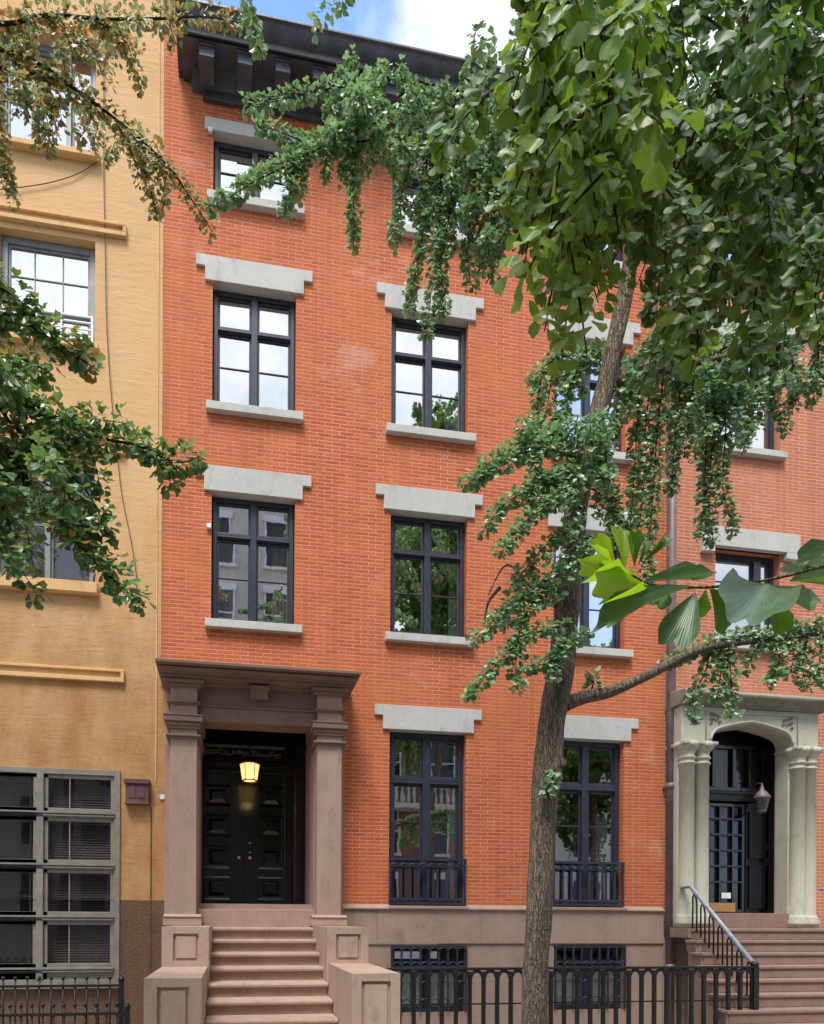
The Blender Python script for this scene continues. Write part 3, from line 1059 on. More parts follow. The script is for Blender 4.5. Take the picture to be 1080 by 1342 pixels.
s.box(at(945, 1100, DY).x, at(957, 1100, DY).x, DY - .02, DY - .014, 2.01, 2.10)
s.build('notice', 'white', wn)
wn = bars_window(nb, ax0 + .012, ax1 - .012, 3.72, 4.45, DY, [ax0 + .46, ax0 + .82, ax0 + 1.1], [], .06, .06, .05, (), 'door', 'dglass', name='transom_window', sash=0)
s = MB()
s.box(q1 + .02, ax1 - .01, DY, DY + .06, 1.78, 3.54)
e0, e1 = q1 + .06, at(1008, 1100, DY).x
s.box(e0, e1, DY - .03, DY, 1.85, 2.55).box(e0, e1, DY - .03, DY, 2.65, 3.40)
s.box(e1 + .06, ax1 - .05, DY - .03, DY, 1.85, 2.80).box(e1 + .06, ax1 - .05, DY - .03, DY, 2.90, 3.45)
s.box(e1 + .01, e1 + .045, DY - .05, DY, 1.78, 3.54)
s.build('door', 'door', nb, bevel=.008)
# wall lantern in that porch
wl = thing('porch_lantern', 'unlit grey metal lantern hanging inside the pointed-arch entrance', 'lantern', (8.2, .35, 3.4))
qx, qy, qz = 8.21, -.05, 3.40
m = MB()
m.lathe(qx, qy, [(.12, qz + .17), (.125, qz + .19), (.07, qz + .27), (.035, qz + .30), (.03, qz + .34), (.012, qz + .38), (.006, qz + .42)], 12)
m.tube([(qx, qy, qz + .40), (qx + .01, qy + .1, qz + .44), (qx + .02, .135, qz + .40)], .007, 6)
m.lathe(qx, qy, [(.05, qz - .05), (.06, qz - .03), (.07, qz - .015), (.02, qz - .012)], 12)
m.build('cap', 'pipe', wl)
m = MB()
frustum(m, qx, qy, qz - .015, qz + .175, .065, .105, 8)
m.build('lamp_glass', glass('lantern_glass', .25, (.8, .82, .8)), wl)

# neighbour's stoop
ns = thing('neighbour_stoop', 'red brown stone steps climbing to the pointed-arch entrance', 'steps', (7.8, -1.6, 0))
m = MB()
m.box(6.56, 9.1, -.55, .98, 1.40, 1.545)
m.box(7.08, 8.48, -.28, .98, 1.545, 1.772)
m.build('landing', 'nstep', ns, bevel=.006)
for k in range(10):
    z, y = 1.535 - .165 * k, -.58 - .235 * k
    xl = 6.60 - .1 * k
    m = MB()
    m.box(xl + .03, 9.15, y + .02, y + .27, max(0, z - .165), z - .04)
    m.box(xl, 9.15, y, -.551 if k == 0 else y + .26, z - .042, z)
    m.build('step', 'nstep', ns, bevel=.008)
m = MB()
vs = []
pr_ = [(-.42, 0), (-.42, 1.49)]
for k in range(10):
    z, y = 1.535 - .165 * k - .05, -.58 - .235 * k + .04
    pr_ += [(y, z), (y, max(0.02, z - .165))]
pr_.append((pr_[-1][0], 0))
n = len(pr_)
vs = [(6.66 + .1 * (y + .42) / .235, y, z) for y, z in pr_] + [(6.9 + .1 * (y + .42) / .235, y, z) for y, z in pr_]
m.add(vs, [tuple(range(n)), tuple(range(2 * n - 1, n - 1, -1))] + [(i, i + n, (i + 1) % n + n, (i + 1) % n) for i in range(n)])
m.build('cheek_wall', 'step', ns)


def stair_rail(a, b, label):
    rl = thing('stair_railing', label, 'railing', (b[0], b[1], 0), 'iron railings of the arched entrance')
    a, b = Vector(a), Vector(b)
    m = MB()
    m.tube([a + Vector((-.02, .18, 0)), a, b], .030, 8)
    m.build('handrail', 'handrail', rl)
    m = MB()
    m.box(b.x - .035, b.x + .035, b.y - .035, b.y + .035, 0, b.z + .01)
    m.lathe(b.x, b.y, [(.045, b.z - .02), (.05, b.z + .02), (.03, b.z + .045), (.005, b.z + .05)], 10)
    m.build('newel_post', 'iron', rl)
    nn = 7
    for i in range(nn):
        t = (i + .3) / nn
        p = a.lerp(b, t)
        q = a.lerp(b, t + .5 / nn)
        m = MB()
        zb = max(.02, 1.535 - .165 * max(0, (-.58 - p.y) / .235))
        m.tube([(p.x, p.y, zb), (p.x, p.y, p.z - .12), p.lerp(q, .25) + Vector((0, 0, -.06)), p.lerp(q, .75) + Vector((0, 0, -.06)), (q.x, q.y, q.z - .12), (q.x, q.y, max(.02, 1.535 - .165 * max(0, (-.58 - q.y) / .235)))], .012, 6)
        m.build('baluster', 'iron', rl)


stair_rail((6.63, -.50, 2.149), (6.433, -1.9, 1.10), 'black railing with pale worn handrail running down to the arched iron fence')
stair_rail((9.02, -.50, 2.149), (9.2, -1.9, 1.10), 'black railing cut by right photo edge beside right stone columns')

# drainpipe
m = MB()
m.tube([(6.598, -.10, 0), (6.598, -.10, 12.9)], .062, 14)
for z in (.9, 3.65, 6.2, 8.9, 11.4):
    m.tube([(6.598, -.10, z), (6.598, -.10, z + .09)], .074, 14)
    m.box(6.53, 6.67, -.06, .0, z + .02, z + .06)
m.build('drainpipe', 'pipe', None, 0, label='tall brown drainpipe on the seam between the two brick houses', category='drainpipe')

# ================================================================== FENCES
def arched_fence():
    f = thing('iron_fence', 'black cast iron fence of round arches behind the tree trunk', 'fence', (4.1, -1.9, 0))
    x0, x1, y, zt = 1.56, 6.40, -1.9, 1.09
    m = MB()
    m.box(x0, x1, y - .03, y + .03, zt - .03, zt)
    m.build('top_rail', 'iron', f, bevel=.006)
    m = MB()
    m.box(x0, x1, y - .008, y + .008, .66, .676).box(x0, x1, y - .012, y + .012, .08, .11)
    m.build('cross_rail', 'iron', f)
    n = 29
    pt = (x1 - x0) / n
    for i in range(n + 1):
        cx = x0 + pt * i
        m = MB()
        m.box(cx - .0205, cx + .0205, y - .018, y + .018, 0.0, zt - .09)
        m.prism_y([(cx - .02, zt - .12), (cx - .045, zt - .075), (cx - .018, zt - .06), (cx, zt - .045), (cx + .018, zt - .06), (cx + .045, zt - .075), (cx + .02, zt - .12)], y - .016, y + .016)
        m.build('picket', 'iron', f)
    m = MB()
    arch_row(m, x0, pt, n, zt - .115, pt / 2 - .012, y, .042)
    m.build('arch_band', 'iron', f)


arched_fence()


def bar_fence(x0, x1, y, zr, ztip, pt, label, low=False):
    f = thing('bar_fence', label, 'fence', ((x0 + x1) / 2, y, 0))
    m = MB()
    m.box(x0, x1, y - .02, y + .02, zr - .025, zr).box(x0, x1, y - .015, y + .015, .12, .15)
    m.build('rail', 'iron', f)
    x = x1
    while x > x0:
        m = MB()
        m.tube([(x, y, 0), (x, y, ztip - .03)], .011, 6)
        m.lathe(x, y, [(.006, ztip - .05), (.02, ztip - .03), (.02, ztip - .015), (.004, ztip)], 8)
        m.build('picket', 'iron', f)
        x -= pt
    m = MB()
    m.box(x1 - .025, x1 + .025, y - .025, y + .025, 0, zr + .03)
    m.lathe(x1, y, [(.03, zr + .03), (.035, zr + .06), (.005, zr + .09)], 10)
    m.build('post', 'iron', f)


bar_fence(-4.4, -1.15, -1.9, .935, 1.03, .118, 'thin black bar fence across the foot of the grey steel window')
bar_fence(-4.4, -1.02, -2.35, .70, .80, .10, 'low dark bar fence in the bottom left corner before the taller one')

# ================================================================== GROUND
def slab(name, x0, x1, y0, y1, z0, z1, mat):
    MB().box(x0, x1, y0, y1, z0, z1).build(name, mat, None, 0, kind='structure')


slab('sidewalk', -60, 60, -5.35, 12, -.3, 0, 'pave')
slab('kerb', -60, 60, -5.5, -5.351, -.3, .004, 'kerb')
slab('road', -300, 300, -300, 300, -.6, -.15, 'asphalt')
slab('kerb', -60, 60, -13.1, -12.95, -.3, .004, 'kerb')
slab('sidewalk', -60, 60, -19, -13.101, -.3, 0, 'pave')


# ================================================================== FOLIAGE
def leaf(mb, p, d, nrm, s, fold=.12, petiole=0):
    side = d.cross(nrm)
    if side.length < 1e-4:
        return
    side.normalize()
    nrm = side.cross(d).normalized()
    b = p
    k = R.uniform(.85, 1.15)
    def q(u, v, h):
        return b + side * (u * s * k) + d * (v * s) + nrm * (h * s)
    c = R.uniform(-.1, .12)
    mb.add([q(0, 0, 0), q(-.52, .52, fold - c), q(-.36, .92, fold * .6 + c), q(0, .84, -.04), q(.36, .92, fold * .6 - c), q(.52, .52, fold + c)],
           [(0, 3, 2, 1), (0, 5, 4, 3)])


def leaf_hi(mb, p, d, nrm, s, wave=.08, notch=.12, cols=10, rows=3, spread=.88, curl=.12):
    side = d.cross(nrm)
    if side.length < 1e-4:
        return
    side.normalize()
    nrm = side.cross(d).normalized()
    ph = R.uniform(0, 6)
    vs = [p]
    for r in range(1, rows + 1):
        t = r / rows
        for c in range(cols + 1):
            a = (c / cols - .5) * 2
            ang = a * 1.02 * spread
            L = s * t * (1 - notch * math.exp(-(a / .12) ** 2) * (t > .8) + .03 * math.sin(a * 13 + ph) * (t > .8) - .24 * a ** 6 - .05 * a * a)
            h = s * (wave * math.sin(a * 4.5 + ph) * t * t + .20 * a * a * t - (curl + .12 * math.sin(ph)) * t * t)
            vs.append(p + side * (math.sin(ang) * L) + d * (math.cos(ang) * L) + nrm * h)
    fs = [(0, 1 + c, 2 + c) for c in range(cols)]
    for r in range(rows - 1):
        o = 1 + r * (cols + 1)
        fs += [(o + c, o + cols + 1 + c, o + cols + 2 + c, o + 1 + c) for c in range(cols)]
    mb.add(vs, fs, True)


UP = Vector((0, 0, 1))


def rvec(s=1.0):
    return Vector((R.gauss(0, s), R.gauss(0, s), R.gauss(0, s)))


def strand(lv, pts, size, step, k, wood=None, r0=.008, r1=.003, start=0.0, off=.035, hi=False, droop=.55, jit=0.0):
    """leaf clusters on short spurs along a curved twig"""
    P = smooth([Vector(p) + rvec(jit) if jit else Vector(p) for p in pts], 7)
    if wood is not None:
        n = len(P)
        wood.tube(P, [r0 + (r1 - r0) * i / (n - 1) for i in range(n)], 6)
    lens = [(P[i + 1] - P[i]).length for i in range(len(P) - 1)]
    tot = sum(lens) or 1
    s, acc, i = start * tot, 0.0, 0
    while s < tot:
        while i < len(lens) - 1 and acc + lens[i] < s:
            acc += lens[i]
            i += 1
        p = P[i].lerp(P[i + 1], min(1, (s - acc) / max(lens[i], 1e-6)))
        t = (P[i + 1] - P[i]).normalized()
        for q in range(k):
            rr = rvec()
            rr -= t * rr.dot(t)
            if rr.length < .1:
                continue
            rr.normalize()
            d = (rr * .9 + Vector((0, 0, -droop)) + t * R.uniform(-.2, .5) + rvec(.2)).normalized()
            nrm = (UP * .75 + Vector((0, -.75, 0)) + rr * .45 + rvec(.4)).normalized()
            b = p + rr * off * R.uniform(.1, 1.0) + UP * R.uniform(-.2, .5) * off
            sz = size * R.uniform(.65, 1.15)
            (leaf_hi if hi else leaf)(lv, b, d, nrm, sz)
        s += step * R.uniform(.7, 1.3)


def inpoly(x, y, poly):
    c = False
    j = len(poly) - 1
    for i in range(len(poly)):
        xi, yi = poly[i]
        xj, yj = poly[j]
        if (yi > y) != (yj > y) and x < (xj - xi) * (y - yi) / (yj - yi) + xi:
            c = not c
        j = i
    return c


def fill(lv, poly, Y, n, size, length, k=4, step=.03, wood=None, spreadY=.4, hi=False, droop=.55, off=.035, hang=1.0):
    """short drooping twigs whose upper ends start inside a region at depth Y"""
    xs, ys = [p[0] for p in poly], [p[1] for p in poly]
    done = 0
    while done < n:
        x, y = R.uniform(min(xs), max(xs)), R.uniform(min(ys), max(ys))
        if not inpoly(x, y, poly):
            continue
        done += 1
        a = at(x, y, Y + R.uniform(-spreadY, spreadY))
        L = length * R.uniform(.5, 1.3)
        h = Vector((R.gauss(0, .5), R.gauss(0, .5), -hang * R.uniform(.4, 1.2))).normalized()
        b = a + h * L * .5
        c = b + (h + Vector((0, 0, -.5))).normalized() * L * .5
        strand(lv, [a, b, c], size, step, k, wood, .004, .0015, 0, off, hi, droop)


def S(pts, Y, dy=0.0):
    n = len(pts)
    return [at(x, y, Y + dy * i / max(1, n - 1)) for i, (x, y) in enumerate(pts)]


# ---- the street tree in front of the townhouse
tree = thing('ginkgo_tree', 'ginkgo street tree with leaning grey brown trunk before the brick townhouse', 'tree', at(700, 1499, -4.6))
K = 4.74 / 850
tp = [(692, 1530, 50), (697, 1420, 45), (700, 1342, 42), (703, 1260, 41), (707, 1180, 40.5), (711, 1100, 40), (714, 1050, 41), (717, 1012, 47), (719, 990, 46), (723, 950, 42), (729, 915, 43), (734, 885, 43), (741, 820, 39), (747, 750, 38), (755, 670, 36), (764, 620, 35), (776, 575, 33), (790, 520, 30), (803, 460, 28), (814, 410, 27), (825, 350, 24), (833, 290, 22), (842, 220, 19), (850, 140, 16), (856, 60, 14), (860, -40, 11), (864, -160, 8)]
P = smooth([at(x, y, -4.6) for x, y, _ in tp], 4)
rs = []
for i in range(len(P)):
    j = min(i / 4, len(tp) - 1.001)
    a = int(j)
    rs.append((tp[a][2] + (tp[a + 1][2] - tp[a][2]) * (j - a)) / 2 * K * .80)
m = MB()
m.tube(P, rs, 24, True, .10)
kn = at(727, 1003, -4.6)
m.lathe(kn.x, 0, [(.001, 0), (.03, .004), (.045, .0), (.05, -.015), (.058, -.06)], 12)
o = len(m.v) - 60
for i in range(o, len(m.v)):
    x, y, z = m.v[i]
    m.v[i] = (x, kn.y - .086 - z, kn.z + y * .8)
m.build('trunk', 'bark', tree)
lv, wd = MB(), MB()
bare = MB()
T = -4.6
# bare lower right limb
limb = S([(738, 925), (765, 914), (800, 906), (850, 884), (900, 858), (945, 845), (1010, 838), (1100, 826), (1200, 800)], T, .25)
L2 = smooth(limb, 5)
bare.tube(L2, [.042 * (1 - i / len(L2)) + .012 for i in range(len(L2))], 10, True, .12)
ul = smooth(S([(814, 500), (832, 493), (855, 490), (900, 478), (980, 462), (1090, 440), (1200, 420)], T, .2), 5)
bare.tube(ul, [.034 * (1 - i / len(ul)) + .008 for i in range(len(ul))], 8, True, .12)
ll = smooth(S([(836, 300), (790, 285), (740, 255), (690, 228), (640, 208), (580, 190), (520, 165), (470, 140)], T, .5), 5)
bare.tube(ll, [.04 * (1 - i / len(ll)) + .008 for i in range(len(ll))], 8, True, .12)
for pts in ([(735, 800), (700, 775), (665, 740), (640, 780)], [(760, 600), (720, 590), (690, 595)], [(745, 735), (715, 770), (690, 790)], [(655, 770), (640, 790), (634, 820)]):
    q = smooth(S(pts, T), 5)
    bare.tube(q, [.012 * (1 - i / len(q)) + .003 for i in range(len(q))], 6)
bare.build('branch', 'bark', tree)
sz = .047
A = [  # points, depth, depth drift
    ([(520, 165), (470, 118), (420, 118), (365, 132), (318, 140)], -4.1, .1),
    ([(500, 180), (450, 190), (400, 185), (365, 172), (335, 163)], -4.1, -.1),
    ([(480, 185), (430, 190), (380, 215), (330, 240), (295, 262), (272, 270)], -4.2, -.1),
    ([(470, 190), (425, 185), (385, 200), (350, 222), (320, 240)], -4.0, -.1),
    ([(480, 150), (458, 115), (462, 72)], -4.0, 0), ([(500, 150), (495, 115), (505, 84)], -4.0, 0),
    ([(560, 185), (540, 140), (521, 88)], -4.1, 0), ([(600, 195), (590, 150), (577, 112)], -4.1, 0),
    ([(520, 170), (480, 130), (440, 95)], -4.0, 0),
    ([(460, 175), (462, 230), (464, 280), (463, 325)], -4.2, 0), ([(457, 175), (452, 205), (455, 245)], -4.2, 0),
    ([(400, 195), (396, 225), (390, 262)], -4.2, 0), ([(430, 185), (428, 205), (424, 235)], -4.2, 0), ([(385, 205), (382, 240), (372, 285)], -4.25, 0),
    ([(545, 190), (530, 240), (519, 300), (523, 325)], -4.2, 0), ([(560, 190), (556, 290), (546, 350), (535, 410)], -4.2, 0),
    ([(580, 200), (575, 300), (568, 360), (558, 445)], -4.25, 0), ([(600, 200), (586, 300), (578, 350), (582, 412)], -4.3, 0),
    ([(625, 210), (616, 290), (612, 340), (620, 380)], -4.3, 0), ([(650, 220), (641, 280), (632, 350)], -4.3, 0), ([(675, 230), (668, 280), (650, 330)], -4.4, 0),
    # left side of the trunk, middle
    ([(755, 600), (705, 588), (655, 612), (607, 637)], -4.75, -.2), ([(750, 625), (700, 640), (660, 662), (637, 695)], -4.8, -.2),
    ([(745, 650), (705, 668), (675, 700), (655, 728)], -4.85, -.2), ([(760, 575), (720, 570), (685, 585), (650, 600), (620, 630)], -4.7, -.2),
    ([(770, 468), (735, 468), (708, 485), (690, 502)], -4.6, .1), ([(760, 478), (742, 520), (728, 565)], -4.6, 0), ([(710, 490), (704, 535), (698, 575)], -4.6, 0),
    ([(725, 460), (722, 500), (716, 540)], -4.5, 0), ([(790, 460), (770, 470), (748, 500)], -4.5, 0),
    ([(745, 745), (702, 775), (662, 800), (620, 842)], -4.75, -.2), ([(740, 820), (690, 835), (650, 872), (612, 917)], -4.8, -.2),
    ([(735, 775), (700, 790), (680, 830), (676, 880), (680, 905)], -4.8, -.1), ([(720, 760), (692, 772), (672, 800), (660, 825)], -4.7, 0),
    ([(735, 855), (715, 870), (690, 872)], -4.85, 0), ([(742, 700), (715, 715), (690, 745), (668, 770)], -4.8, 0),
    ([(735, 850), (752, 840), (770, 828)], -4.85, 0), ([(742, 842), (725, 862), (728, 890)], -4.85, 0),
    # right of the trunk
    ([(785, 560), (798, 620), (805, 680), (800, 720)], -4.5, 0), ([(775, 640), (800, 660), (818, 700)], -4.5, 0), ([(820, 505), (808, 545), (800, 585)], -4.5, 0),
    ([(840, 492), (835, 560), (830, 640), (825, 700)], -4.5, 0), ([(870, 487), (862, 560), (856, 640), (851, 720), (846, 775)], -4.5, 0),
    ([(855, 490), (846, 560), (843, 640), (838, 690)], -4.4, 0), ([(895, 480), (886, 560), (880, 645)], -4.4, 0), ([(925, 476), (925, 560), (924, 640), (918, 705)], -4.4, 0),
    ([(950, 470), (951, 560), (948, 640), (965, 700)], -4.4, 0), ([(940, 475), (935, 560), (930, 660), (935, 715)], -4.4, 0), ([(910, 478), (905, 540), (896, 600)], -4.4, 0),
    ([(985, 462), (982, 520), (978, 580)], -4.4, 0), ([(1010, 460), (1012, 510), (1030, 565)], -4.4, 0), ([(1035, 455), (1045, 500), (1038, 540)], -4.4, 0), ([(1072, 448), (1072, 490), (1064, 530)], -4.4, 0),
    ([(727, 1012), (722, 1026), (716, 1042)], -4.75, 0), ([(775, 905), (778, 890), (770, 880)], -4.55, 0),
    # hanging from the bare limb
    ([(930, 850), (925, 880), (908, 915), (915, 945)], -4.4, 0), ([(905, 858), (890, 862), (870, 872)], -4.4, 0), ([(955, 846), (958, 890), (962, 938)], -4.4, 0), ([(945, 846), (945, 880), (938, 920)], -4.4, 0),
    ([(1000, 838), (985, 860), (978, 880)], -4.4, 0), ([(1010, 838), (1022, 865), (1005, 900)], -4.4, 0), ([(1060, 832), (1052, 868), (1058, 905)], -4.4, 0), ([(1080, 828), (1074, 870), (1078, 905)], -4.4, 0),
    ([(880, 868), (940, 840), (1000, 830), (1080, 815)], -4.42, 0), ([(1030, 835), (1040, 855), (1036, 885)], -4.4, 0),
]
for pts, Y, dy in A:
    strand(lv, S(pts, Y, dy), sz, .0185, 6, wd, .007, .002, 0, .042)
fill(lv, [(430, 95), (520, 110), (640, 120), (700, 180), (700, 320), (640, 320), (530, 270), (500, 215), (430, 185)], -4.15, 78, sz, .22, 6, 0.0185, wd, .3, off=.05)
fill(lv, [(600, 150), (720, 160), (720, 330), (640, 330)], -4.3, 34, sz, .25, 6, 0.0194, wd, .3, off=.05)
fill(lv, [(690, 550), (790, 530), (800, 600), (770, 640), (700, 630)], -4.85, 22, sz, .16, 6, 0.0194, wd, .12, off=.05)
fill(lv, [(722, 605), (795, 600), (780, 700), (765, 750), (722, 725)], -4.83, 20, sz, .14, 5, .024, wd, .1, off=.05)
fill(lv, [(728, 448), (790, 452), (770, 515), (735, 545)], -4.5, 12, sz, .15, 4, .03, wd, .12, off=.05)
fill(lv, [(820, 440), (1090, 395), (1090, 480), (1000, 510), (900, 520), (830, 510)], -4.35, 66, sz, .26, 6, 0.0202, wd, .35, off=.05)
fill(lv, [(860, 520), (1010, 500), (990, 545), (880, 570)], -4.3, 14, sz, .3, 4, .026, wd, .3, off=.05)
# the crown above the frame
for k in range(60):
    a = P[-1] + Vector((R.gauss(0, 1.1), R.gauss(0, .9), R.uniform(-.6, 1.8)))
    strand(lv, [a, a + rvec(.25), a + rvec(.3) + Vector((0, 0, -.4))], .075, .05, 5, None, 0, 0, 0, .06)
wd.build('branch', 'twig', tree)
lv.build('foliage', 'leaf', tree)

# ---- green branch reaching in at the left
t2 = thing('ginkgo_tree', 'dark green ginkgo branches reaching in over the yellow wall at left middle', 'tree', (-3.4, -4.8, 0))
m = MB()
q = smooth([Vector((-3.4, -4.8, -.1)), Vector((-3.35, -4.8, 2.0)), Vector((-3.3, -4.85, 4.2)), Vector((-3.35, -4.8, 6.2)), Vector((-3.3, -4.8, 8.0))], 5)
m.tube(q, [.14 * (1 - .6 * i / len(q)) for i in range(len(q))], 14, True, .14)
m.build('trunk', 'bark', t2)
lv, wd = MB(), MB()
base = Vector((-3.3, -4.85, 4.6))
for pts, Y in (([(-60, 430), (0, 410), (60, 440), (130, 487)], -5.0), ([(-60, 470), (20, 468), (70, 492)], -5.0), ([(-80, 470), (30, 520), (100, 566), (180, 584), (230, 606), (262, 598)], -5.0),
               ([(-80, 490), (20, 560), (80, 612), (118, 650), (142, 705)], -5.1), ([(-60, 560), (30, 620), (80, 684), (130, 742), (192, 797)], -5.1), ([(-60, 600), (0, 660), (25, 735)], -5.05),
               ([(-60, 360), (0, 378), (40, 405)], -5.0)):
    strand(lv, [base] + S(pts, Y), .058, .024, 6, wd, .016, .003, .25, .07)
for pts, Y in (([(100, 566), (122, 600), (132, 645)], -5.05), ([(225, 603), (222, 620), (224, 640)], -5.0), ([(60, 545), (110, 548), (170, 555)], -5.0), ([(80, 684), (110, 690), (140, 700)], -5.1), ([(30, 400), (75, 440), (110, 460)], -5.0), ([(170, 582), (200, 590), (215, 628)], -5.05),
               ([(0, 500), (60, 545), (120, 570)], -5.1), ([(60, 600), (90, 650), (100, 690)], -5.0), ([(90, 690), (120, 715), (165, 755)], -5.05)):
    strand(lv, S(pts, Y), .058, .025, 5, wd, .005, .002, 0, .065)
fill(lv, [(-60, 440), (40, 480), (110, 560), (130, 610), (70, 680), (30, 720), (-60, 740)], -5.0, 52, .058, .3, 5, .036, wd, .35, off=.06)
for k in range(40):
    a = Vector((-3.3 + R.gauss(0, .8), -4.8 + R.gauss(0, .8), R.uniform(6, 9)))
    strand(lv, [a, a + rvec(.25), a + rvec(.3) + Vector((0, 0, -.4))], .075, .06, 5, None, 0, 0, 0, .06)
wd.build('branch', 'twig', t2)
lv.build('foliage', 'lleaf', t2)

# ---- turning tree at the upper left
t3 = thing('turning_tree', 'orange and green turning branches across the upper left of the yellow wall', 'tree', (-6.2, -3.2, 0))
m = MB()
q = smooth([Vector((-6.2, -3.2, -.1)), Vector((-6.1, -3.2, 3)), Vector((-5.9, -3.2, 6)), Vector((-5.3, -3.2, 8.6)), Vector((-5.0, -3.2, 10.5))], 5)
m.tube(q, [.16 * (1 - .6 * i / len(q)) for i in range(len(q))], 14, True, .14)
m.build('trunk', 'bark', t3)
lv, wd = MB(), MB()
base = Vector((-5.2, -3.2, 9.2))
for pts in ([(-60, 50), (40, 78), (110, 125), (175, 175), (222, 220), (258, 272), (279, 304)], [(-60, 25), (60, 20), (140, 25), (220, 24), (270, 22), (316, 30)], [(-50, 70), (0, 90), (60, 100), (120, 128)]):
    strand(lv, [base] + S(pts, -3.2), .049, .021, 5, wd, .02, .003, .3, .065)
for pts in ([(-5, 100), (3, 180), (18, 268)], [(50, 92), (58, 140), (46, 185)], [(65, 100), (68, 150), (62, 200)], [(175, 175), (192, 230), (206, 284)], [(150, 155), (172, 200), (186, 240)], [(118, 135), (118, 160), (104, 182)], [(120, 25), (165, 55), (182, 115)], [(60, 22), (105, 60), (140, 70)], [(205, 205), (215, 240), (210, 270)],
            [(222, 25), (225, 40), (232, 60)], [(-10, 180), (4, 220), (12, 250)], [(20, 60), (30, 100), (20, 150)]):
    strand(lv, S(pts, -3.2), .049, .021, 5, wd, .006, .002, 0, .06)
fill(lv, [(-30, 0), (90, 15), (230, 10), (215, 40), (120, 55), (60, 60), (110, 110), (170, 160), (190, 210), (130, 165), (40, 130), (-30, 130)], -3.2, 26, .047, .25, 5, .026, wd, .25, off=.06)
wd.build('branch', 'twig', t3)
lv.build('foliage', 'autumn', t3)

# ---- the near tree whose big canopy hangs in at the upper right; trunk stands behind the viewer
t4 = thing('ginkgo_tree', 'near ginkgo with big dark leaves hanging thick in the upper right corner', 'tree', (4.6, -12.2, 0))
m = MB()
q = smooth([Vector((4.6, -12.2, -.1)), Vector((4.5, -12.1, 2.5)), Vector((4.3, -11.8, 5)), Vector((3.9, -11.2, 7))], 6)
m.tube(q, [.2 * (1 - .5 * i / len(q)) for i in range(len(q))], 16, True, .14)
m.build('trunk', 'bark', t4)
wd, lv = MB(), MB()
fork = Vector((4.3, -11.8, 5))
hub = at(900, -260, -6.9)
b1 = smooth([fork, Vector((3.6, -10.2, 5.9)), Vector((2.7, -8.4, 6.2)), hub, at(760, -150, -6.7), at(690, -60, -6.6)], 6)
wd.tube(b1, [.07 * (1 - i / len(b1)) + .008 for i in range(len(b1))], 10, True, .1)
YC = -6.95
# hanging twigs: x position, lower end
ends = [(665, 60), (672, 20), (690, 90), (700, 140), (720, 60)]
for x, yb_, y0 in ((668, 60, -120), (690, 95, -120), (706, 150, -100), (735, 120, -120), (690, 300, 60), (700, 250, 60), (715, 350, 80), (725, 400, 120), (745, 330, 60), (760, 375, 60), (780, 300, 40), (800, 340, 60), (825, 300, 60), (845, 330, 60), (860, 440, 150), (880, 480, 160), (900, 485, 180), (925, 455, 120), (950, 420, 100), (985, 400, 80), (1010, 420, 80), (1040, 405, 60), (1070, 400, 60), (1095, 380, 60), (660, 210, 90), (640, 165, 95), (655, 255, 130)):
    Y = YC + R.uniform(-.35, .35)
    x = x + 30 if x < 720 else x
    xx = x + R.uniform(-25, 25)
    strand(lv, S([(xx + 10, y0), (xx - 3, y0 * .6 + yb_ * .4), (x + 4, y0 * .25 + yb_ * .75), (x, yb_ - 14)], Y), .048, .030, 5, wd, .004, .0015, 0, .042, True, 1.1)
fill(lv, [(725, -200), (1120, -200), (1120, 300), (1000, 320), (930, 360), (880, 360), (850, 220), (760, 230), (745, 200), (735, 100)], YC, 98, .043, .42, 5, .036, wd, .5, True, 1.15, off=.045)
fill(lv, [(820, 60), (1100, 40), (1100, 320), (900, 370)], YC + .45, 38, .045, .42, 4, .036, wd, .3, True, 1.15, off=.045)
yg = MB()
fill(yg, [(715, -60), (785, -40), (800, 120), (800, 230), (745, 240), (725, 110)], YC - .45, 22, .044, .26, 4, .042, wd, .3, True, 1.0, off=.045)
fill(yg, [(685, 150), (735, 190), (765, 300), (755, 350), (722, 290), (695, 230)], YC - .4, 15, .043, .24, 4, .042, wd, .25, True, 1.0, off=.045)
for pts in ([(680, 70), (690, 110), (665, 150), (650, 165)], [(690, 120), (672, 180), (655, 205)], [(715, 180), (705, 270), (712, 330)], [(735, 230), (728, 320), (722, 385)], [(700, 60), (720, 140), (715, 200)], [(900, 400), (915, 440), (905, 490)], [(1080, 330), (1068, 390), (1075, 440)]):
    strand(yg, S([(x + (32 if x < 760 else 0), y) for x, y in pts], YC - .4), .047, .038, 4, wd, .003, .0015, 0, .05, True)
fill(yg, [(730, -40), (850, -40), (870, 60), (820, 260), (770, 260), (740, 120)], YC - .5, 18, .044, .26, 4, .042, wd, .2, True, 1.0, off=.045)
yg.build('foliage', 'young_lit', t4, 0, label='fresh sunlit light green leaves at the rim of the near canopy')
# few leaves dangling in at the top edge
for x, y in ((272, -12), (300, -14), (385, -22), (402, -16), (420, -22), (338, -22)):
    p = at(x, y - 30, -7.0)
    wd.tube([p + Vector((0, 0, .35)), p], .002, 5)
    for k in range(2):
        d = (Vector((R.uniform(-.4, .4), R.uniform(-.3, .3), -1))).normalized()
        leaf_hi(lv, p, d, Vector((R.uniform(-.5, .5), -1, .3)), .062)
# twigs
wd.tube(smooth(S([(893, -60), (895, 40), (897, 90), (885, 130)], -7.45), 6), .0022, 5)
wd.tube(smooth(S([(1010, 60), (1020, 90), (1035, 130), (1038, 170), (1025, 210)], -7.4), 6), .004, 5)
wd.tube(smooth(S([(706, 60), (702, 90), (697, 120), (680, 150), (668, 190)], -7.3), 6), .0022, 5)
wd.build('branch', 'twig', t4)
lv.build('foliage', 'canopy', t4)

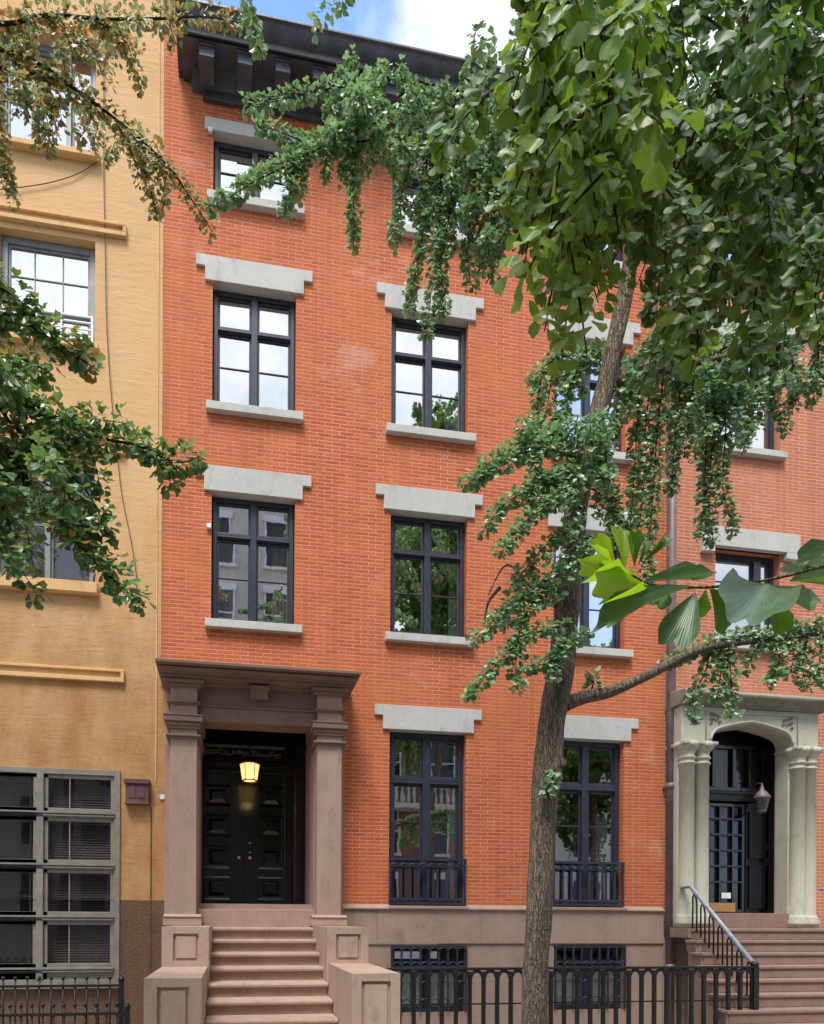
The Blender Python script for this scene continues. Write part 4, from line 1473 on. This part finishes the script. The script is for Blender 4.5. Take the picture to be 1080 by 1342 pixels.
# low twig with a few large leaves right before the viewer
tw_ = thing('leafy_twig', 'close twig with a few huge fan shaped leaves reaching in from the right edge', 'twig', at(1000, 770, -8.5))
m = MB()
stem = smooth([Vector((4.2, -11.7, 4.6)), Vector((3.0, -10.2, 3.2)), Vector((1.4, -8.9, 2.25)), at(1180, 705, -8.48), at(1080, 741, -8.49), at(1020, 757, -8.5), at(960, 767, -8.5), at(900, 770, -8.5), at(850, 765, -8.5), at(815, 745, -8.5)], 6)
m.tube(stem, [.012 * max(0, 1 - i / 14) + .0019 - .0008 * i / len(stem) for i in range(len(stem))], 8)
m.build('stem', bark('green_twig', (.16, .12, .05), (.30, .24, .10), 3), tw_)


def big(base, tip, spread, face, mat, size=None, wave=.05, notch=.2, Yb=-8.5, Yt=-8.5, curl=.0):
    b, t = at(base[0], base[1], Yb), at(tip[0], tip[1], Yt)
    d = (t - b)
    L = d.length if size is None else size
    mm = MB()
    leaf_hi(mm, b, d.normalized(), Vector(face), L, wave, notch, 28, 8, spread, curl)
    ob = mm.build('leaf', mat, tw_)
    fan = ob.data.attributes.new('fan', 'FLOAT', 'POINT')
    fan.data.foreach_set('value', [.5] + [c / 28 for r in range(8) for c in range(29)])
    return ob


big((818, 750), (812, 686), .26, (.1, -1, .25), 'freshleaf', wave=.05, notch=.1)
big((812, 748), (770, 716), .30, (-.2, -1, .5), 'freshleaf', wave=.05, notch=.1, Yt=-8.505)
big((832, 744), (820, 700), .42, (.5, -1, -.1), 'bigleaf', wave=.05, Yt=-8.51)
big((842, 738), (871, 704), .18, (.3, -1, .1), 'bigleaf', wave=.04)
big((836, 742), (845, 706), .16, (.4, -1, .1), 'bigleaf', wave=.04)
big((838, 752), (757, 767), .20, (0, -.8, .6), 'freshleaf', wave=.05, notch=.3, Yt=-8.515)
big((812, 757), (776, 742), .22, (0, -.8, .6), 'freshleaf', wave=.05, notch=.1, Yt=-8.51)
big((855, 768), (775, 795), .27, (.1, -.9, .5), 'freshleaf', wave=.06, Yt=-8.52, notch=.12)
big((860, 770), (815, 790), .30, (.1, -.9, .1), 'bigleaf', wave=.06, Yt=-8.50)
big((908, 768), (786, 808), .13, (0, -.45, 1), 'sheenleaf', wave=.05, Yt=-8.53)
big((838, 764), (932, 752), .13, (.1, -.4, 1), 'sheenleaf', wave=.03, Yt=-8.49)
big((872, 772), (858, 795), .8, (-.5, -1, .1), 'bigleaf', wave=.05)
big((912, 776), (882, 842), .36, (-.5, -1, .12), 'sheenleaf', wave=.03, notch=.14, Yt=-8.51)
big((925, 772), (905, 812), .55, (.1, -.8, -.35), 'bigleaf', wave=.04, notch=.1, Yt=-8.47)
big((930, 772), (966, 815), .62, (.35, -.8, -.45), 'bigleaf', wave=.04, notch=.1, Yt=-8.49)
big((1004, 764), (966, 832), .40, (-.45, -1, .35), 'sheenleaf', wave=.05, notch=.12, Yt=-8.54)
big((1006, 764), (1058, 806), .44, (.45, -1, .55), 'sheenleaf', wave=.05, notch=.12, Yt=-8.52)
big((1006, 766), (1013, 834), .26, (.1, -1, -.3), 'bigleaf', wave=.05, Yt=-8.48)
big((1034, 762), (1092, 762), .34, (.1, -.7, .5), 'bigleaf', wave=.08, Yt=-8.47)
big((1078, 745), (1022, 752), .12, (.0, -.5, .9), 'sheenleaf', wave=.04, Yt=-8.46)
big((1100, 745), (1080, 800), .4, (.2, -1, .1), 'bigleaf', wave=.06)
big((1120, 708), (1046, 742), .09, (.0, -.4, 1), 'sheenleaf', wave=.03)

# ================================================================== ACROSS THE STREET (seen in the panes)
def far_house(x0, x1, h, mat, trim, label, balcony=False):
    f = thing('row_house', label, 'townhouse', ((x0 + x1) / 2, -19.2, 0), 'houses across the street')
    m = MB()
    m.box(x0, x1, -29, -19.2, 0, h)
    m.build('wall', mat, f)
    m = MB()
    m.prism_x([(-19.2, h - .5), (-18.9, h - .45), (-18.6, h - .1), (-18.6, h + .1), (-19.2, h + .3)], x0, x1)
    m.build('cornice', trim, f)
    nbay = max(2, round((x1 - x0) / 2.6))
    for fl in range(7):
        z = 1.6 + fl * 3.1
        if z + 2 > h - .4:
            break
        for b in range(nbay):
            cx = x0 + (b + .5) * (x1 - x0) / nbay
            m = MB()
            m.box(cx - .68, cx + .68, -19.2, -19.08, z - .12, z).box(cx - .68, cx + .68, -19.2, -19.1, z + 1.95, z + 2.25)
            m.box(cx - .6, cx - .52, -19.2, -19.12, z, z + 1.95).box(cx + .52, cx + .6, -19.2, -19.12, z, z + 1.95).box(cx - .52, cx + .52, -19.2, -19.13, z + .95, z + 1.02)
            wn = m.build('window', trim, f)
            m = MB()
            m.add([(cx + .52, -19.17, z), (cx - .52, -19.17, z), (cx - .52, -19.17, z + 1.95), (cx + .52, -19.17, z + 1.95)], [(0, 1, 2, 3)])
            m.build('pane', 'door', wn)
    if balcony:
        m = MB()
        m.box(x0 + .5, x1 - .5, -19.2, -18.2, 6.6, 6.8).box(x0 + .5, x1 - .5, -18.35, -18.2, 7.6, 7.75)
        x = x0 + .6
        while x < x1 - .5:
            m.lathe(x, -18.28, [(.05, 6.8), (.09, 7.0), (.04, 7.4), (.06, 7.6)], 8)
            x += .28
        m.build('balcony', trim, f)


far_house(-14, -4.5, 13, 'limestone', 'lintel', 'cream stone house across the street at far left of the reflection')
far_house(-4.45, 3.0, 23.5, 'limestone', 'white', 'pale stone house across the street mirrored in the left windows')
far_house(3.05, 10.5, 12.5, 'brick3', 'white', 'brown brick house with white balcony across the street, mirrored in the panes', True)
far_house(10.55, 20, 13.5, 'limestone', 'lintel', 'cream house across the street mirrored in the right windows')


def far_tree(x, y, h, r, label):
    f = thing('street_tree', label, 'tree', (x, y, 0), 'trees across the street')
    m = MB()
    q = smooth([Vector((x, y, -.1)), Vector((x + .1, y, h * .4)), Vector((x - .1, y, h * .9))], 6)
    m.tube(q, [.17 * (1 - .8 * i / len(q)) for i in range(len(q))], 10)
    m.build('trunk', 'bark', f)
    m = MB()
    for k in range(560):
        a = rvec()
        a = a.normalized() * r * R.random() ** .5
        c = Vector((x + a.x, y + a.y, h * .68 + a.z * h * .32 / r))
        if mnoise.noise(c * .6) < -.12:
            continue
        strand(m, [c, c + rvec(.3), c + rvec(.4) + Vector((0, 0, -.35))], .17, .10, 4, None, 0, 0, 0, .10)
    m.build('foliage', 'canopy', f)


far_tree(1.6, -14.0, 13.0, 1.9, 'slender leafy tree across the street mirrored in the left windows')
far_tree(7.4, -14.2, 21.5, 2.7, 'broad leafy tree across the street mirrored in the middle windows')
far_tree(13.6, -14.0, 12.5, 2.6, 'leafy tree across the street mirrored in the right windows')

# ================================================================== LIGHT, SKY
SUN_EL, SUN_AZ = 63, 205     # azimuth measured clockwise from +Y
wld = bpy.data.worlds.new('World')
scn.world = wld
wld.use_nodes = True
nt = wld.node_tree
bg = nt.nodes['Background']
sky = nt.nodes.new('ShaderNodeTexSky')
sky.sky_type = 'NISHITA'
sky.sun_disc = False
sky.sun_elevation = rad(SUN_EL)
sky.sun_rotation = rad(SUN_AZ)
sky.air_density, sky.dust_density, sky.ozone_density = 1.0, .6, 1.2
tc = nt.nodes.new('ShaderNodeTexCoord')
nz = N(nt, 'ShaderNodeTexNoise', Scale=2.6, Detail=7.0, Roughness=.55)
nt.links.new(tc.outputs['Generated'], nz.inputs['Vector'])
cloud = ramp(nt, nz.outputs[0], [(.34, 0.0), (.50, 1.0)])
# a clear gap in the cloud above the townhouse
gap = (at(400, -10, 0) - Vector((0, -DIST, EYE))).normalized()
vm = N(nt, 'ShaderNodeVectorMath', operation='DISTANCE')
vm.inputs[1].default_value = gap + Vector((-.16, 0, .05))
nt.links.new(tc.outputs['Generated'], vm.inputs[0])
n2 = N(nt, 'ShaderNodeTexNoise', Scale=9.0, Detail=6.0, Roughness=.6)
nt.links.new(tc.outputs['Generated'], n2.inputs['Vector'])
ma = N(nt, 'ShaderNodeMath', operation='MULTIPLY_ADD')
nt.links.new(n2.outputs[0], ma.inputs[0])
ma.inputs[1].default_value = .22
nt.links.new(vm.outputs['Value'], ma.inputs[2])
gm = ramp(nt, ma.outputs[0], [(.32, 0.0), (.40, 1.0)])
mx = N(nt, 'ShaderNodeMath', operation='MULTIPLY')
nt.links.new(cloud, mx.inputs[0])
nt.links.new(gm, mx.inputs[1])
shade = ramp(nt, n2.outputs[0], [(.32, (1.75, 1.95, 2.3)), (.62, (2.75, 2.8, 2.85))])
# cloud is brighter on the sun's side of the sky
dt = N(nt, 'ShaderNodeVectorMath', operation='DOT_PRODUCT')
nt.links.new(tc.outputs['Generated'], dt.inputs[0])
dt.inputs[1].default_value = (math.sin(rad(SUN_AZ)) * math.cos(rad(SUN_EL)), math.cos(rad(SUN_AZ)) * math.cos(rad(SUN_EL)), math.sin(rad(SUN_EL)))
glow = ramp(nt, dt.outputs['Value'], [(.2, 1.0), (.85, 1.8)])
gl_ = nt.nodes.new('ShaderNodeVectorMath')
gl_.operation = 'MULTIPLY'
nt.links.new(shade, gl_.inputs[0])
nt.links.new(glow, gl_.inputs[1])
sk_ = nt.nodes.new('ShaderNodeVectorMath')
sk_.operation = 'MULTIPLY'
nt.links.new(sky.outputs[0], sk_.inputs[0])
sk_.inputs[1].default_value = (.92, 1.06, 1.42)
col = mixc(nt, mx.outputs[0], sk_.outputs[0], gl_.outputs[0])
nt.links.new(col, bg.inputs['Color'])
bg.inputs['Strength'].default_value = .12

sl_ = bpy.data.lights.new('sun', 'SUN')
sl_.energy, sl_.angle, sl_.color = 1.5, rad(20), (1, .96, .9)
so = bpy.data.objects.new('sun', sl_)
COL.objects.link(so)
az, el = rad(SUN_AZ), rad(SUN_EL)
to_sun = Vector((math.sin(az) * math.cos(el), math.cos(az) * math.cos(el), math.sin(el)))
so.rotation_euler = to_sun.to_track_quat('Z', 'Y').to_euler()
so.location = to_sun * 30

# ================================================================== CAMERA
cam = bpy.data.cameras.new('camera')
cam.sensor_fit = 'HORIZONTAL'
cam.sensor_width = 36
cam.lens = FPX / 1080 * 36
cam.shift_x = (540 - PX) / 1080
cam.shift_y = (PY - 671) / 1080
cam.clip_start, cam.clip_end = .05, 2000
co = bpy.data.objects.new('camera', cam)
COL.objects.link(co)
fwd = Vector((math.sin(YAW), math.cos(YAW), 0))
right = Vector((math.cos(YAW), -math.sin(YAW), 0))
up = Vector((0, 0, 1))
c, s = math.cos(ROLL), math.sin(ROLL)
# the photo is turned clockwise by ROLL, so the camera axes turn the other way
xr = right * c + up * s
yu = up * c - right * s
from mathutils import Matrix
co.matrix_world = Matrix(((xr.x, yu.x, -fwd.x, 0), (xr.y, yu.y, -fwd.y, -DIST), (xr.z, yu.z, -fwd.z, EYE), (0, 0, 0, 1)))
scn.camera = co

for o in bpy.data.objects:
    if '_w' in o:
        del o['_w']
scn.view_settings.view_transform = 'Standard'
scn.view_settings.look = 'None'
scn.view_settings.exposure = 1.58
scn.view_settings.gamma = 1
scn.cycles.max_bounces = 8
scn.cycles.transparent_max_bounces = 12
scn.cycles.use_denoising = True
